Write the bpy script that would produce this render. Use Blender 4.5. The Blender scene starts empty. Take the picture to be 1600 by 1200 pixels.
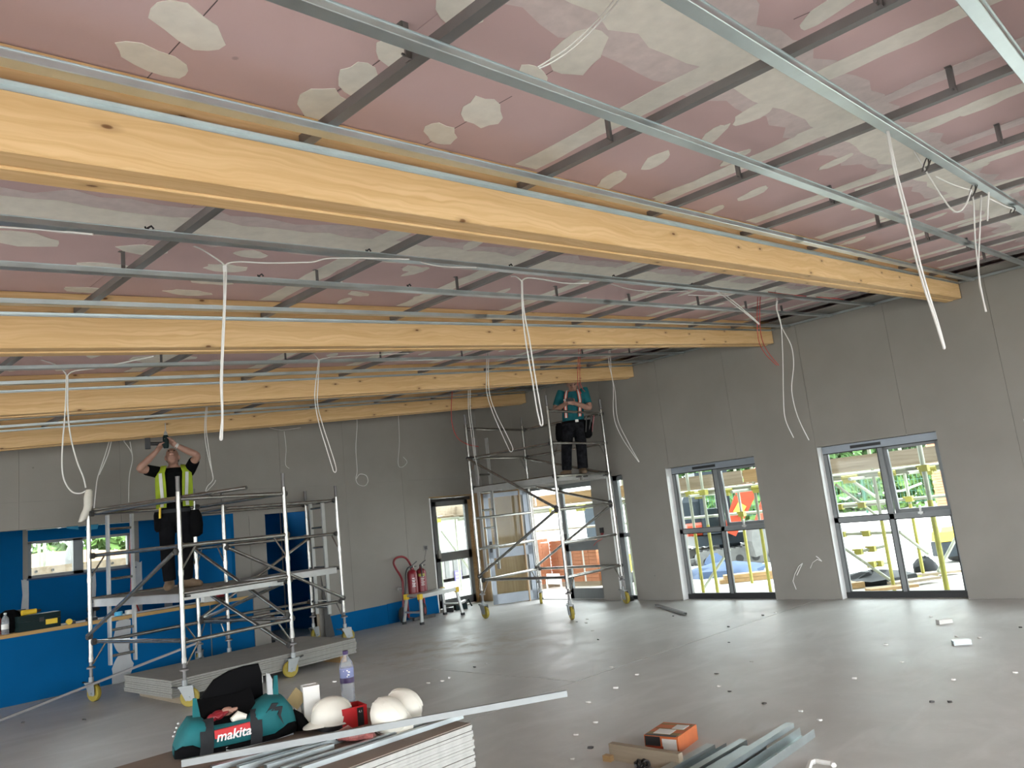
import bpy, bmesh, math, random
from mathutils import Vector, Matrix, Quaternion
random.seed(7)
SC = bpy.context.scene
COL = SC.collection
V = Vector
PI = math.pi

# ------------------------------------------------------------------ camera
EYE = V((0, 0, 1.6))
YAW, PITCH, ROLL, FPX = 0.75175, 0.16506, -0.10835, 1216.54
FWD = V((math.cos(PITCH)*math.cos(YAW), math.cos(PITCH)*math.sin(YAW), math.sin(PITCH)))
_r = V((math.sin(YAW), -math.cos(YAW), 0)); _u = _r.cross(FWD)
RGT = math.cos(ROLL)*_r + math.sin(ROLL)*_u
UPV = -math.sin(ROLL)*_r + math.cos(ROLL)*_u
cd = bpy.data.cameras.new('camera'); cam = bpy.data.objects.new('camera', cd); COL.objects.link(cam)
cd.sensor_width = 36; cd.lens = FPX*36/1600; cd.clip_end = 400
M = Matrix((RGT, UPV, -FWD)).transposed().to_4x4(); M.translation = EYE
cam.matrix_world = M
SC.camera = cam

# ------------------------------------------------------------------ light
w = bpy.data.worlds.new('overcast_sky'); SC.world = w; w.use_nodes = True
bg = w.node_tree.nodes['Background']
bg.inputs[0].default_value = (0.90, 0.96, 1.0, 1); bg.inputs[1].default_value = 3.2
SC.view_settings.view_transform = 'Standard'; SC.view_settings.look = 'None'
SC.view_settings.gamma = 1; SC.view_settings.use_curve_mapping = False
SC.view_settings.exposure = 1.95
SC.cycles.max_bounces = 7; SC.cycles.diffuse_bounces = 5; SC.cycles.glossy_bounces = 3
SC.cycles.transparent_max_bounces = 12; SC.cycles.transmission_bounces = 4
SC.cycles.sample_clamp_indirect = 6; SC.cycles.use_denoising = True
SC.cycles.caustics_reflective = False; SC.cycles.caustics_refractive = False

# ------------------------------------------------------------------ where a line of sight meets a plane of the room
XW, YB, SL = 10.771, 11.175, 0.0883        # window wall, back wall, rise of the roof towards the window wall
def ray(x, y): return FWD + RGT*((x-800)/FPX) - UPV*((y-600)/FPX)
def atz(x, y, z=0.0): d = ray(x, y); return EYE + d*((z-EYE.z)/d.z)
def atx(x, y, X=XW): d = ray(x, y); return EYE + d*(X/d.x)
def aty(x, y, Y=YB): d = ray(x, y); return EYE + d*(Y/d.y)
def atw(x, y, wl): d = ray(x, y); return EYE + d*((wl-1.6-SL*XW)/(d.z-SL*d.x))
def Zw(wl, X): return wl + SL*(X-XW)

# ------------------------------------------------------------------ materials
MATS = {}
def srgb(c):
    return tuple(((v/255+0.055)/1.055)**2.4 if v/255 > 0.04045 else v/255/12.92 for v in c)
class NT:
    def __init__(s, name):
        s.m = bpy.data.materials.new(name); s.m.use_nodes = True
        s.t = s.m.node_tree; s.b = s.t.nodes['Principled BSDF']; s.out = s.t.nodes['Material Output']
    def n(s, typ, **kw):
        nd = s.t.nodes.new(typ)
        for k, v in kw.items():
            if k.startswith('i_'):
                key = k[2:]; key = int(key) if key.isdigit() else key.replace('_', ' ')
                nd.inputs[key].default_value = v
            else: setattr(nd, k, v)
        return nd
    def l(s, a, b): s.t.links.new(a, b)
    def set(s, **kw):
        for k, v in kw.items(): s.b.inputs[k.replace('_', ' ')].default_value = v
    def coord(s, scale=(1, 1, 1), rot=(0, 0, 0)):
        tc = s.n('ShaderNodeTexCoord'); mp = s.n('ShaderNodeMapping'); mp.inputs['Scale'].default_value = scale
        mp.inputs['Rotation'].default_value = rot
        s.l(tc.outputs['Object'], mp.inputs['Vector']); return mp.outputs['Vector']
    def noise(s, vec, scale, detail=4, rough=.55, dist=0):
        nd = s.n('ShaderNodeTexNoise'); nd.inputs['Scale'].default_value = scale; nd.inputs['Detail'].default_value = detail
        nd.inputs['Roughness'].default_value = rough; nd.inputs['Distortion'].default_value = dist
        s.l(vec, nd.inputs['Vector']); return nd.outputs['Fac']
    def ramp(s, fac, stops):
        r = s.n('ShaderNodeValToRGB'); e = r.color_ramp.elements
        while len(e) < len(stops): e.new(.5)
        for el, (p, c) in zip(e, stops): el.position = p; el.color = (*c, 1) if len(c) == 3 else c
        s.l(fac, r.inputs['Fac']); return r.outputs['Color']
    def mix(s, fac, a, b, mode='MIX'):
        m = s.n('ShaderNodeMix', data_type='RGBA', blend_type=mode)
        for sock, v in ((m.inputs['Factor'], fac), (m.inputs['A'], a), (m.inputs['B'], b)):
            if isinstance(v, (int, float)): sock.default_value = v
            elif isinstance(v, tuple): sock.default_value = (*v, 1)
            else: s.l(v, sock)
        return m.outputs['Result']
    def bump(s, h, strength=.2, dist=.01):
        b = s.n('ShaderNodeBump'); b.inputs['Strength'].default_value = strength; b.inputs['Distance'].default_value = dist
        s.l(h, b.inputs['Height']); s.l(b.outputs['Normal'], s.b.inputs['Normal'])
def plain(name, col, rough=.6, metal=0, var=.12, scale=9, spec=None, bump=0):
    """a painted, moulded or sawn surface with slight uneven tone"""
    k = NT(name); v = k.coord()
    f = k.noise(v, scale)
    c = k.ramp(f, [(.3, tuple(x*(1-var) for x in col)), (.7, tuple(min(1, x*(1+var)) for x in col))])
    k.l(c, k.b.inputs['Base Color']); k.set(Roughness=rough, Metallic=metal)
    if spec is not None: k.set(Specular_IOR_Level=spec)
    if bump: k.bump(f, bump)
    MATS[name] = k.m; return k.m

def mat_board(name, col, mott=.08):
    k = NT(name); v = k.coord()
    f = k.noise(v, 1.3, 5); g = k.noise(v, 60, 3)
    c = k.ramp(f, [(.25, tuple(x*(1-mott) for x in col)), (.75, tuple(x*(1+mott) for x in col))])
    vo = k.n('ShaderNodeTexVoronoi'); vo.inputs['Scale'].default_value = 2.3; k.l(v, vo.inputs['Vector'])
    s = k.ramp(vo.outputs['Distance'], [(.0, (1, 1, 1)), (.016, (1, 1, 1)), (.03, (0, 0, 0))])
    c = k.mix(s, c, tuple(x*.72 for x in col))
    k.l(c, k.b.inputs['Base Color']); k.set(Roughness=.9, Specular_IOR_Level=.12); k.bump(g, .05)
    MATS[name] = k.m; return k.m
mat_board('grey_board', (.275, .258, .232))
mat_board('pink_board', (.66, .485, .48), .07)
mat_board('blue_board', (.0, .088, .24), .10)
plain('filler', (.84, .81, .73), .9, var=.06, scale=14)
plain('filler_thin', (.72, .62, .60), .9, var=.08, scale=18)
plain('grey_filler', (.42, .43, .43), .9, var=.05)
plain('white_paint', (.72, .72, .70), .5, var=.04)
plain('board_edge', (.45, .45, .42), .85, var=.10, scale=25)
plain('board_edge_dull', (.27, .265, .24), .85, var=.10, scale=25)
plain('pencil', (.16, .12, .12), .9)
plain('bottle_blue', (.20, .23, .42), .5)
plain('paper_face', (.36, .345, .31), .85, var=.06, scale=4)
plain('brown_sheet', (.24, .19, .155), .75, var=.12, scale=5)

def mat_wood(name, light, dark, knot, along=(1.2, 14, 14), kscale=(1.1, 5.5, 5.5), rough=.6, flat=False):
    k = NT(name); v = k.coord(along); kv = k.coord(kscale)
    if flat:                                  # grain and knots laid along x on every long face
        tc = k.coord(); sep = []
        for a in ((1, 0, 0), (-.0883, 1, 1)):
            d = k.n('ShaderNodeVectorMath', operation='DOT_PRODUCT'); d.inputs[1].default_value = a; k.l(tc, d.inputs[0]); sep.append(d.outputs['Value'])
        cb = k.n('ShaderNodeCombineXYZ'); k.l(sep[0], cb.inputs[0]); k.l(sep[1], cb.inputs[1])
        def mapped(s, off=0):
            mp = k.n('ShaderNodeMapping'); mp.inputs['Scale'].default_value = s; mp.inputs['Location'].default_value = (off, off, 0); k.l(cb.outputs[0], mp.inputs['Vector']); return mp.outputs['Vector']
        v, kv = mapped((.9, 22, 1)), mapped((3.4, 8.5, 1), .37)
        wob = k.noise(mapped((1.6, 5, 1), 3.1), 1.0, 3); sc = k.n('ShaderNodeVectorMath', operation='MULTIPLY_ADD')
        cw = k.n('ShaderNodeCombineXYZ'); k.l(wob, cw.inputs[1]); k.l(cw.outputs[0], sc.inputs[0]); sc.inputs[1].default_value = (0, 3.2, 0); k.l(v, sc.inputs[2]); v = sc.outputs['Vector']
    n1 = k.noise(v, 1.0, 6, .6, .6)
    wv = k.n('ShaderNodeTexWave'); wv.wave_type = 'RINGS'; wv.rings_direction = 'X'; wv.inputs['Scale'].default_value = .55
    wv.inputs['Distortion'].default_value = 6; wv.inputs['Detail'].default_value = 3; k.l(v, wv.inputs['Vector'])
    c = k.ramp(n1, [(.28, dark), (.62, light)])
    c = k.mix(k.ramp(wv.outputs['Fac'], [(.55, (0, 0, 0)), (1, (.35, .35, .35))]), c, dark)
    vo = k.n('ShaderNodeTexVoronoi'); vo.inputs['Scale'].default_value = 1.0; k.l(kv, vo.inputs['Vector'])
    if flat: vo.voronoi_dimensions = '2D'
    pick = k.n('ShaderNodeSeparateColor'); k.l(vo.outputs['Color'], pick.inputs[0])
    gt = k.n('ShaderNodeMath', operation='GREATER_THAN'); gt.inputs[1].default_value = .72 if flat else .30; k.l(pick.outputs[0], gt.inputs[0])
    ring = k.ramp(vo.outputs['Distance'], [(.0, (1, 1, 1)), (.045, (.9, .9, .9)), (.07, (.3, .3, .3)), (.20, (0, 0, 0))])
    ms = k.mix(1.0, ring, gt.outputs[0], 'MULTIPLY')
    c = k.mix(ms, c, knot)
    k.l(c, k.b.inputs['Base Color']); k.set(Roughness=rough, Specular_IOR_Level=.3); k.bump(n1, .08)
    MATS[name] = k.m; return k.m
mat_wood('glulam', (.72, .49, .25), (.57, .35, .145), (.15, .065, .022), flat=True)
mat_wood('batten', (.40, .26, .125), (.29, .175, .075), (.13, .06, .03), (14, 1.2, 14), (5, 1.1, .5))
mat_wood('plywood', (.42, .28, .15), (.32, .20, .10), (.12, .06, .03), (8, 8, 1.0), (3, 3, .8))
mat_wood('plank', (.32, .26, .19), (.22, .17, .115), (.12, .08, .05), (10, 1.0, 10), (4, 1, 4))
mat_wood('counter_timber', (.50, .32, .12), (.36, .21, .07), (.13, .06, .03))

def mat_metal(name, col, rough, var=.12, scale=7, metal=1.0, streak=(1, 1, 1)):
    k = NT(name); v = k.coord(streak)
    f = k.noise(v, scale, 5)
    c = k.ramp(f, [(.3, tuple(x*(1-var) for x in col)), (.7, tuple(min(1, x*(1+var)) for x in col))])
    k.l(c, k.b.inputs['Base Color'])
    r = k.n('ShaderNodeMapRange'); r.inputs['To Min'].default_value = rough*.8; r.inputs['To Max'].default_value = rough*1.25
    k.l(f, r.inputs['Value']); k.l(r.outputs['Result'], k.b.inputs['Roughness'])
    k.set(Metallic=metal); MATS[name] = k.m; return k.m
mat_metal('galvanised', (.54, .595, .60), .33, .10, 5, .95)
mat_metal('frame_silver', (.27, .30, .33), .4, .05, 8, .4)
mat_metal('weathered_steel', (.32, .335, .33), .5, .1, 6, .7)
mat_metal('darkened_steel', (.20, .19, .185), .5, .10, 9, .6)  # cross bars are galvanised too; their dim floor reflection is put into this colour
mat_metal('alloy_tube', (.42, .41, .38), .24, .22, 10, .9)
mat_metal('alloy_flat', (.52, .52, .50), .42, .08, 8, .7)
mat_metal('grey_frame', (.20, .212, .215), .42, .06, 8, .2)
mat_metal('scaffold_tube', (.33, .35, .28), .6, .15, 6, .3)
plain('dark_iron', (.05, .048, .045), .6)
plain('black_plastic', (.012, .012, .013), .45)
plain('black_cloth', (.0045, .0045, .005), .95, spec=.08)
plain('dark_rubber', (.02, .02, .02), .8)
plain('yellow_wheel', (.32, .245, .03), .5)
plain('yellow_fitting', (.34, .32, .06), .6)
plain('yellow_plastic', (.75, .50, .03), .5)
plain('red_paint', (.20, .012, .018), .35)
plain('red_card', (.50, .012, .015), .5)
plain('orange_paint', (.30, .032, .007), .45)
plain('orange_card', (.46, .115, .03), .55)
plain('orange_brick', (.38, .155, .08), .85)
plain('white_card', (.66, .65, .61), .7, var=.05)
plain('brown_card', (.22, .16, .07), .8)
plain('helmet_white', (.72, .69, .60), .4, var=.04)
plain('teal_cloth', (.002, .115, .125), .8, var=.2)
plain('charcoal_cloth', (.030, .032, .034), .9, spec=.1)
plain('cable_white', (.66, .65, .62), .5, var=.03)
plain('cable_red', (.45, .035, .025), .5, var=.03)
plain('skin', (.34, .19, .14), .55, var=.08, scale=20)
plain('tshirt_teal', (.018, .12, .14), .95, spec=.08)
plain('trousers_black', (.006, .006, .007), .95, var=.3, spec=.08)
plain('trousers_grey', (.011, .011, .013), .95, var=.7, scale=14, spec=.08)
plain('hi_vis', (.34, .45, .02), .75)
plain('reflective', (.62, .63, .60), .4, var=.04)
plain('boot_tan', (.17, .115, .07), .85)
plain('hair_grey', (.10, .085, .075), .8)
plain('hi_vis_orange', (.55, .07, .03), .75)
plain('wristband', (.5, .5, .48), .5)
plain('tarp_black', (.007, .008, .009), .6, spec=.15)
plain('tarp_blue', (.045, .07, .125), .6, spec=.2)
plain('hedge', (.085, .165, .05), .9, var=.5, scale=3)
plain('grass_green', (.115, .21, .05), .9, var=.3, scale=2)
plain('ground_pale', (.52, .50, .46), .9, var=.10, scale=.6)
plain('soil_orange', (.25, .14, .06), .9, var=.2, scale=2)
plain('fence_green', (.02, .085, .05), .6)
plain('cab_dark', (.016, .022, .028), .4, spec=.2)
plain('track_grey', (.12, .12, .115), .8)
plain('purple_label', (.045, .02, .09), .5)
plain('lettering_white', (.75, .75, .73), .5, var=.02)
plain('lettering_red', (.40, .02, .02), .5, var=.02)
plain('clear_print', (.30, .10, .09), .3, var=.5, scale=40)
plain('kit_green', (.004, .015, .015), .6, spec=.2)
plain('cyan_tape', (.05, .38, .62), .5)
plain('pale_render', (.78, .76, .72), .8, var=.04)
plain('sign_violet', (.12, .10, .30), .5)

def mat_glass(name, tint=(1, 1, 1), refl=.10):
    k = NT(name)
    tr = k.n('ShaderNodeBsdfTransparent'); tr.inputs[0].default_value = (*tint, 1)
    gl = k.n('ShaderNodeBsdfGlossy'); gl.inputs['Roughness'].default_value = .03
    mx = k.n('ShaderNodeMixShader'); fr = k.n('ShaderNodeFresnel'); fr.inputs[0].default_value = 1.2
    k.l(fr.outputs[0], mx.inputs[0]); k.l(tr.outputs[0], mx.inputs[1]); k.l(gl.outputs[0], mx.inputs[2])
    k.l(mx.outputs[0], k.out.inputs[0]); MATS[name] = k.m
mat_glass('pane_glass', (.93, .96, .95)); mat_glass('bottle_plastic', (.97, .98, .99), .10)
k_ = MATS['bottle_plastic'].node_tree; dm = k_.nodes.new('ShaderNodeBsdfDiffuse'); dm.inputs[0].default_value = (.8, .83, .88, 1); mm = k_.nodes.new('ShaderNodeMixShader'); mm.inputs[0].default_value = .16
lk = k_.nodes['Material Output'].inputs[0].links[0].from_socket; k_.links.new(lk, mm.inputs[1]); k_.links.new(dm.outputs[0], mm.inputs[2]); k_.links.new(mm.outputs[0], k_.nodes['Material Output'].inputs[0])

def mat_concrete():
    k = NT('concrete'); v = k.coord()
    big = k.noise(v, .55, 6, .6, .4); mid = k.noise(v, 2.6, 6, .65, .8); fine = k.noise(v, 45, 4)
    sw = k.coord((.7, 1.7, 1), (0, 0, -.25)); swe = k.noise(sw, 1.1, 5, .6, 1.2)
    c = k.ramp(big, [(.30, (.45, .445, .42)), (.55, (.56, .555, .53)), (.75, (.64, .635, .61))])
    c = k.mix(k.ramp(mid, [(.35, (.5, .5, .5)), (.65, (0, 0, 0))]), c, (.40, .395, .37))
    c = k.mix(k.ramp(swe, [(.48, (0, 0, 0)), (.72, (.38, .38, .38))]), c, (.70, .70, .675))
    k.l(c, k.b.inputs['Base Color'])
    tc = k.n('ShaderNodeTexCoord'); ds = k.n('ShaderNodeVectorMath', operation='DISTANCE'); ds.inputs[1].default_value = (6.9, 7.9, 0); k.l(tc.outputs['Object'], ds.inputs[0])
    mr = k.n('ShaderNodeMapRange'); mr.inputs['From Min'].default_value = 1.7; mr.inputs['From Max'].default_value = .3; k.l(ds.outputs['Value'], mr.inputs['Value'])
    dn = k.mix(1.0, mr.outputs['Result'], k.ramp(mid, [(.42, (0, 0, 0)), (.62, (.75, .75, .75))]), 'MULTIPLY'); c = k.mix(dn, c, (.34, .26, .17)); k.l(c, k.b.inputs['Base Color'])
    r = k.ramp(mid, [(.3, (.36, .36, .36)), (.7, (.55, .55, .55))]); k.l(r, k.b.inputs['Roughness'])
    k.set(Specular_IOR_Level=.5); k.bump(fine, .05)
    MATS['concrete'] = k.m
mat_concrete()

# ------------------------------------------------------------------ mesh tools
class MB:
    def __init__(s): s.v = []; s.f = []
    def add(s, vs, fs):
        o = len(s.v); s.v += [tuple(p) for p in vs]; s.f += [tuple(i+o for i in f) for f in fs]; return s
    def box(s, a, b):
        (x0, y0, z0), (x1, y1, z1) = [min(p, q) for p, q in zip(a, b)], [max(p, q) for p, q in zip(a, b)]
        return s.add([(x0,y0,z0),(x1,y0,z0),(x1,y1,z0),(x0,y1,z0),(x0,y0,z1),(x1,y0,z1),(x1,y1,z1),(x0,y1,z1)],
                     [(3,2,1,0),(4,5,6,7),(0,1,5,4),(1,2,6,5),(2,3,7,6),(3,0,4,7)])
    def obox(s, c, ax, size, bev=0):
        c = V(c); X, Y, Z = [V(a).normalized()*(d/2) for a, d in zip(ax, size)]
        pts = [c+i*X+j*Y+k*Z for k in (-1, 1) for i, j in ((-1,-1),(1,-1),(1,1),(-1,1))]
        return s.add(pts, [(3,2,1,0),(4,5,6,7),(0,1,5,4),(1,2,6,5),(2,3,7,6),(3,0,4,7)])
    def bar(s, p, q, w, h, up=(0, 0, 1)):
        p, q = V(p), V(q); d = q-p; u = V(up); sd = d.cross(u)
        if sd.length < 1e-6: sd = d.cross(V((1, 0, 0)))
        u = sd.cross(d)
        return s.obox((p+q)/2, (d, sd, u), (d.length, w, h))
    def tube(s, pts, r, n=8, cap=True):
        pts = [V(p) for p in pts]; k = len(pts); rs = r if isinstance(r, (list, tuple)) else [r]*k
        t0 = (pts[1]-pts[0]).normalized(); ref = V((0, 0, 1)) if abs(t0.z) < .9 else V((1, 0, 0))
        nrm = t0.cross(ref).normalized(); vs = []; fs = []
        for i, p in enumerate(pts):
            t = (pts[min(i+1, k-1)]-pts[max(i-1, 0)]).normalized()
            nrm = (nrm - t*nrm.dot(t)).normalized(); b = t.cross(nrm)
            rr = rs[i]; ra, rb = rr if isinstance(rr, tuple) else (rr, rr)
            vs += [p + nrm*(ra*math.cos(2*PI*j/n)) + b*(rb*math.sin(2*PI*j/n)) for j in range(n)]
        for i in range(k-1):
            for j in range(n):
                a, b2 = i*n+j, i*n+(j+1) % n; fs.append((a, b2, b2+n, a+n))
        if cap: fs += [tuple(range(n-1, -1, -1)), tuple((k-1)*n+j for j in range(n))]
        return s.add(vs, fs)
    def lathe(s, c, prof, n=16, axis=(0, 0, 1), closed=False):
        c = V(c); a = V(axis).normalized(); e = a.orthogonal().normalized(); g = a.cross(e); vs = []; fs = []
        for r, h in prof:
            vs += [c + a*h + e*(r*math.cos(2*PI*j/n)) + g*(r*math.sin(2*PI*j/n)) for j in range(n)]
        m = len(prof)
        for i in range(m-1 if not closed else m):
            for j in range(n):
                i2 = (i+1) % m; fs.append((i*n+j, i*n+(j+1) % n, i2*n+(j+1) % n, i2*n+j))
        if not closed: fs += [tuple(range(n-1, -1, -1)), tuple((m-1)*n+j for j in range(n))]
        return s.add(vs, fs)
    def prism(s, poly, p, q, ax, ay):
        """closed outline poly [(a,b)] swept from p to q"""
        p, q, ax, ay = V(p), V(q), V(ax), V(ay); n = len(poly)
        vs = [p+ax*a+ay*b for a, b in poly]+[q+ax*a+ay*b for a, b in poly]
        fs = [(i, (i+1) % n, n+(i+1) % n, n+i) for i in range(n)]
        fs += [tuple(range(n-1, -1, -1)), tuple(range(n, 2*n))]
        return s.add(vs, fs)
    def loft(s, rings, cap=True):
        n = len(rings[0]); vs = [p for r in rings for p in r]; fs = []
        for i in range(len(rings)-1):
            for j in range(n): fs.append((i*n+j, i*n+(j+1) % n, (i+1)*n+(j+1) % n, (i+1)*n+j))
        if cap: fs += [tuple(range(n-1, -1, -1)), tuple((len(rings)-1)*n+j for j in range(n))]
        return s.add(vs, fs)
    def ball(s, c, r, n=12, m=8):
        r = r if isinstance(r, (tuple, list)) else (r, r, r); c = V(c)
        prof = [(math.sin(PI*i/m), -math.cos(PI*i/m)) for i in range(m+1)]
        vs = [c+V((max(a, .02)*math.cos(2*PI*j/n)*r[0], max(a, .02)*math.sin(2*PI*j/n)*r[1], h*r[2])) for a, h in prof for j in range(n)]
        fs = [(i*n+j, i*n+(j+1) % n, (i+1)*n+(j+1) % n, (i+1)*n+j) for i in range(m) for j in range(n)]
        fs += [tuple(range(n-1, -1, -1)), tuple(m*n+j for j in range(n))]
        return s.add(vs, fs)
    def build(s, name, mat, parent=None, loc=None, smooth=None, fix=True):
        me = bpy.data.meshes.new(name)
        if parent is not None:
            o = V((0, 0, 0)); q = parent
            while q is not None: o += q.location; q = q.parent
        else: o = V(loc) if loc is not None else V((0, 0, 0))
        me.from_pydata([tuple(V(p)-o) for p in s.v], [], s.f); me.validate()
        if fix:
            b = bmesh.new(); b.from_mesh(me); bmesh.ops.recalc_face_normals(b, faces=b.faces); b.to_mesh(me); b.free()
        if smooth:
            me.shade_smooth(); me.set_sharp_from_angle(angle=math.radians(smooth))
        me.materials.append(MATS[mat] if isinstance(mat, str) else mat)
        ob = bpy.data.objects.new(name, me); COL.objects.link(ob)
        if parent is not None: ob.parent = parent
        elif loc is not None: ob.location = loc
        return ob
def thing(name, label, cat, loc=(0, 0, 0), group=None):
    o = bpy.data.objects.new(name, None); COL.objects.link(o); o.location = loc; o.empty_display_size = .05
    o['label'] = label; o['category'] = cat
    if group: o['group'] = group
    return o
def tag(o, label, cat, group=None, kind=None):
    o['label'] = label; o['category'] = cat
    if group: o['group'] = group
    if kind: o['kind'] = kind
    return o
def struct(o): o['kind'] = 'structure'; return o
def kid(o, parent):
    """put an existing child mesh (built in world space) below a parent that stands at the origin"""
    o.parent = parent; return o
def cut_rects(u0, u1, v0, v1, holes):
    us = sorted({u0, u1, *[min(max(h[i], u0), u1) for h in holes for i in (0, 1)]})
    vs = sorted({v0, v1, *[min(max(h[i], v0), v1) for h in holes for i in (2, 3)]})
    out = []
    for a, b in zip(us, us[1:]):
        run = None
        for c, d in zip(vs, vs[1:]):
            mu, mv = (a+b)/2, (c+d)/2
            free = not any(h[0] < mu < h[1] and h[2] < mv < h[3] for h in holes)
            if free: run = (run[0], d) if run else (c, d)
            elif run: out.append((a, b, *run)); run = None
        if run: out.append((a, b, *run))
    return out
# ================================================================== the setting
X0, Y0 = -5.0, -6.0                      # far ends of the hall behind the camera
HOLES_W = [(-4.55, -3.02, 0, 2.06), (-2.065, -.53, 0, 2.06), (.42, 1.95, 0, 2.06), (2.905, 4.435, 0, 2.06), (5.385, 6.922, 0, 2.06), (7.785, 8.12, 0, 2.06), (8.475, 10.2, 0, 2.05)]
BEAM_Y = [-2.64, -.157, 2.325, 4.805, 7.287, 9.768]; BW = .185
CW = 3.965                                # ceiling level at the window wall

# floor: four concrete bays with a saw-cut joint between them
fl = MB()
fl.box((X0-.4, Y0-.4, -.30), (XW+.36, YB+3.0, -.012)); floor = struct(fl.build('floor', 'dark_iron'))
def slab(poly, name='concrete_slab'):
    m = MB(); m.prism(poly, (0, 0, -.012), (0, 0, 0), (1, 0, 0), (0, 1, 0)); m.build(name, 'concrete', floor)
g = .007
jy = lambda x: 5.02 + (x-5.85)*(4.78-5.02)/(10.605-5.85)
slab([(X0-.4, Y0-.4), (5.80-g, Y0-.4), (5.80-g, jy(5.8)-g), (X0-.4, jy(5.8)-g)])
slab([(5.80-g, Y0-.4), (XW+.36, Y0-.4), (XW+.36, jy(XW+.36)-g), (5.80-g, jy(5.8)-g)])
slab([(X0-.4, jy(5.8)+g), (5.80-g, jy(5.8)+g), (5.80-g, YB+3.0), (X0-.4, YB+3.0)])
slab([(5.80+g, jy(5.8)+g), (XW+.36, jy(XW+.36)+g), (XW+.36, YB+3.0), (5.80+g, YB+3.0)])

# window wall: core with boards
wc = MB()
for a, b, c, d in cut_rects(Y0-.4, YB+.5, -.3, 4.3, [(*h[:2], -.01, h[3]) for h in HOLES_W]): wc.box((XW+.013, a, c), (XW+.36, b, d))
wall_w = struct(wc.build('wall_window', 'grey_board'))
bh = [(y-.012, y+BW+.012, Zw(3.636, XW)-.012, 4.2) for y in BEAM_Y]
ysp = [Y0]; yy = 4.45-1.2*8
while yy < 10.2:
    if yy > Y0: ysp.append(yy)
    yy += 1.2
ysp += [10.2, YB]
for a, b in zip(ysp, ysp[1:]):
    if a >= 10.2: continue
    m = MB()
    for r in cut_rects(a+.0015, b-.0015, .004, 4.0, HOLES_W+bh): m.box((XW, r[0], r[2]), (XW+.0125, r[1], r[3]))
    m.build('plasterboard_sheet', 'grey_board', wall_w)
m = MB()
for r in cut_rects(10.2, YB, 2.05, 4.0, bh): m.box((XW, r[0], r[2]), (XW+.0125, r[1], r[3]))
m.build('plasterboard_sheet', 'grey_board', wall_w)
m = MB(); m.box((XW-.006, 10.2, 0), (XW+.0125, YB+.46, 2.06)); m.build('plywood_lining', 'plywood', wall_w)
m = MB(); m.box((XW-.105, YB+.37, 0), (XW-.006, YB+.46, 2.06)); m.build('timber_post', 'batten', wall_w)

# back wall
HX = 5.56
HOLES_B = [(1.0, HX, .79, 2.06), (6.087, 6.884, -.01, 2.01), (9.41, 10.9, -.01, 2.055)]
wb = MB()
for a, b, c, d in cut_rects(X0-.4, 9.0, -.3, 4.3, HOLES_B): wb.box((a, YB+.013, c), (b, YB+.12, d))
for a, b, c, d in cut_rects(9.0, XW+.36, -.3, 4.3, HOLES_B): wb.box((a, YB+.013, c), (b, YB+.46, d))
wall_b = struct(wb.build('wall_back', 'grey_board'))
xsp = [X0, -3.2, -2.0, -.8, .4, 1.6, 2.8, 4.0, 5.2, 6.4, 7.6, 8.8, XW]
for a, b in zip(xsp, xsp[1:]):
    for z0, z1 in ((.004, 1.2), (1.2, 2.4), (2.4, 4.2)) if a >= 6.3 else ((.004, 2.4), (2.4, 4.2)):
        m = MB()
        for r in cut_rects(a+.0015, b-.0015, z0+.0015, z1-.0015, HOLES_B): m.box((r[0], YB, r[2]), (r[1], YB+.0125, r[3]))
        if m.f: m.build('plasterboard_sheet', 'grey_board', wall_b)
# blue moisture boards: counter front, skirting strip
for a, b in ((-3, -.75), (-.75, .45), (.45, 1.65), (1.65, 2.85), (2.85, 3.93), (4.07, 5.16), (5.18, 5.82)):
    m = MB(); m.box((a, YB-.014, .01), (b, YB-.0005, .79)); m.build('blue_board_sheet', 'blue_board', wall_b)
def ragged(pts, n=6, amp=.02):
    out = []
    for i, p in enumerate(pts):
        q = pts[(i+1) % len(pts)]
        for k in range(n):
            t = k/n; out.append((p[0]+(q[0]-p[0])*t+random.uniform(-amp, amp), p[1]+(q[1]-p[1])*t+random.uniform(-amp, amp)))
    return out
m = MB(); m.prism(ragged([(3.84, .01), (4.05, .01), (4.11, .2), (4.04, .42), (4.09, .78), (3.9, .78), (3.86, .5), (3.93, .36), (3.83, .2)], 3, .012), (0, YB-.0165, 0), (0, YB-.0125, 0), (1, 0, 0), (0, 0, 1))
m.build('joint_filler', 'grey_filler', wall_b)
m = MB(); m.prism([(7.12, .0), (8.25, 0), (8.25, .325), (7.02, .315)], (0, YB-.014, 0), (0, YB-.0005, 0), (1, 0, 0), (0, 0, 1)); m.build('blue_skirting_board', 'blue_board', wall_b)
m = MB(); m.prism([(8.255, .0), (9.385, 0), (9.36, .35), (8.255, .33)], (0, YB-.014, 0), (0, YB-.0005, 0), (1, 0, 0), (0, 0, 1)); m.build('blue_skirting_board', 'blue_board', wall_b)
m = MB(); m.box((9.385, YB-.004, 0), (9.41, YB+.03, 2.055)); m.build('edge_bead', 'white_paint', wall_b)
m = MB(); m.box((9.385, YB-.003, 2.055), (10.77, YB+.03, 2.075)); m.build('edge_bead', 'batten', wall_b)
m = MB(); m.box((HX-.03, YB-.004, .83), (HX+.02, YB+.125, 2.06)); m.build('hatch_jamb', 'blue_board', wall_b)
# doorway lining
m = MB(); m.box((6.884, YB-.012, 0), (6.93, YB+.14, 2.02)); m.build('doorway_lining', 'plank', wall_b)
m = MB(); m.box((5.83, YB-.013, 0), (6.087, YB-.0005, 2.0)); m.build('grey_pier_board', 'grey_board', wall_b)

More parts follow.
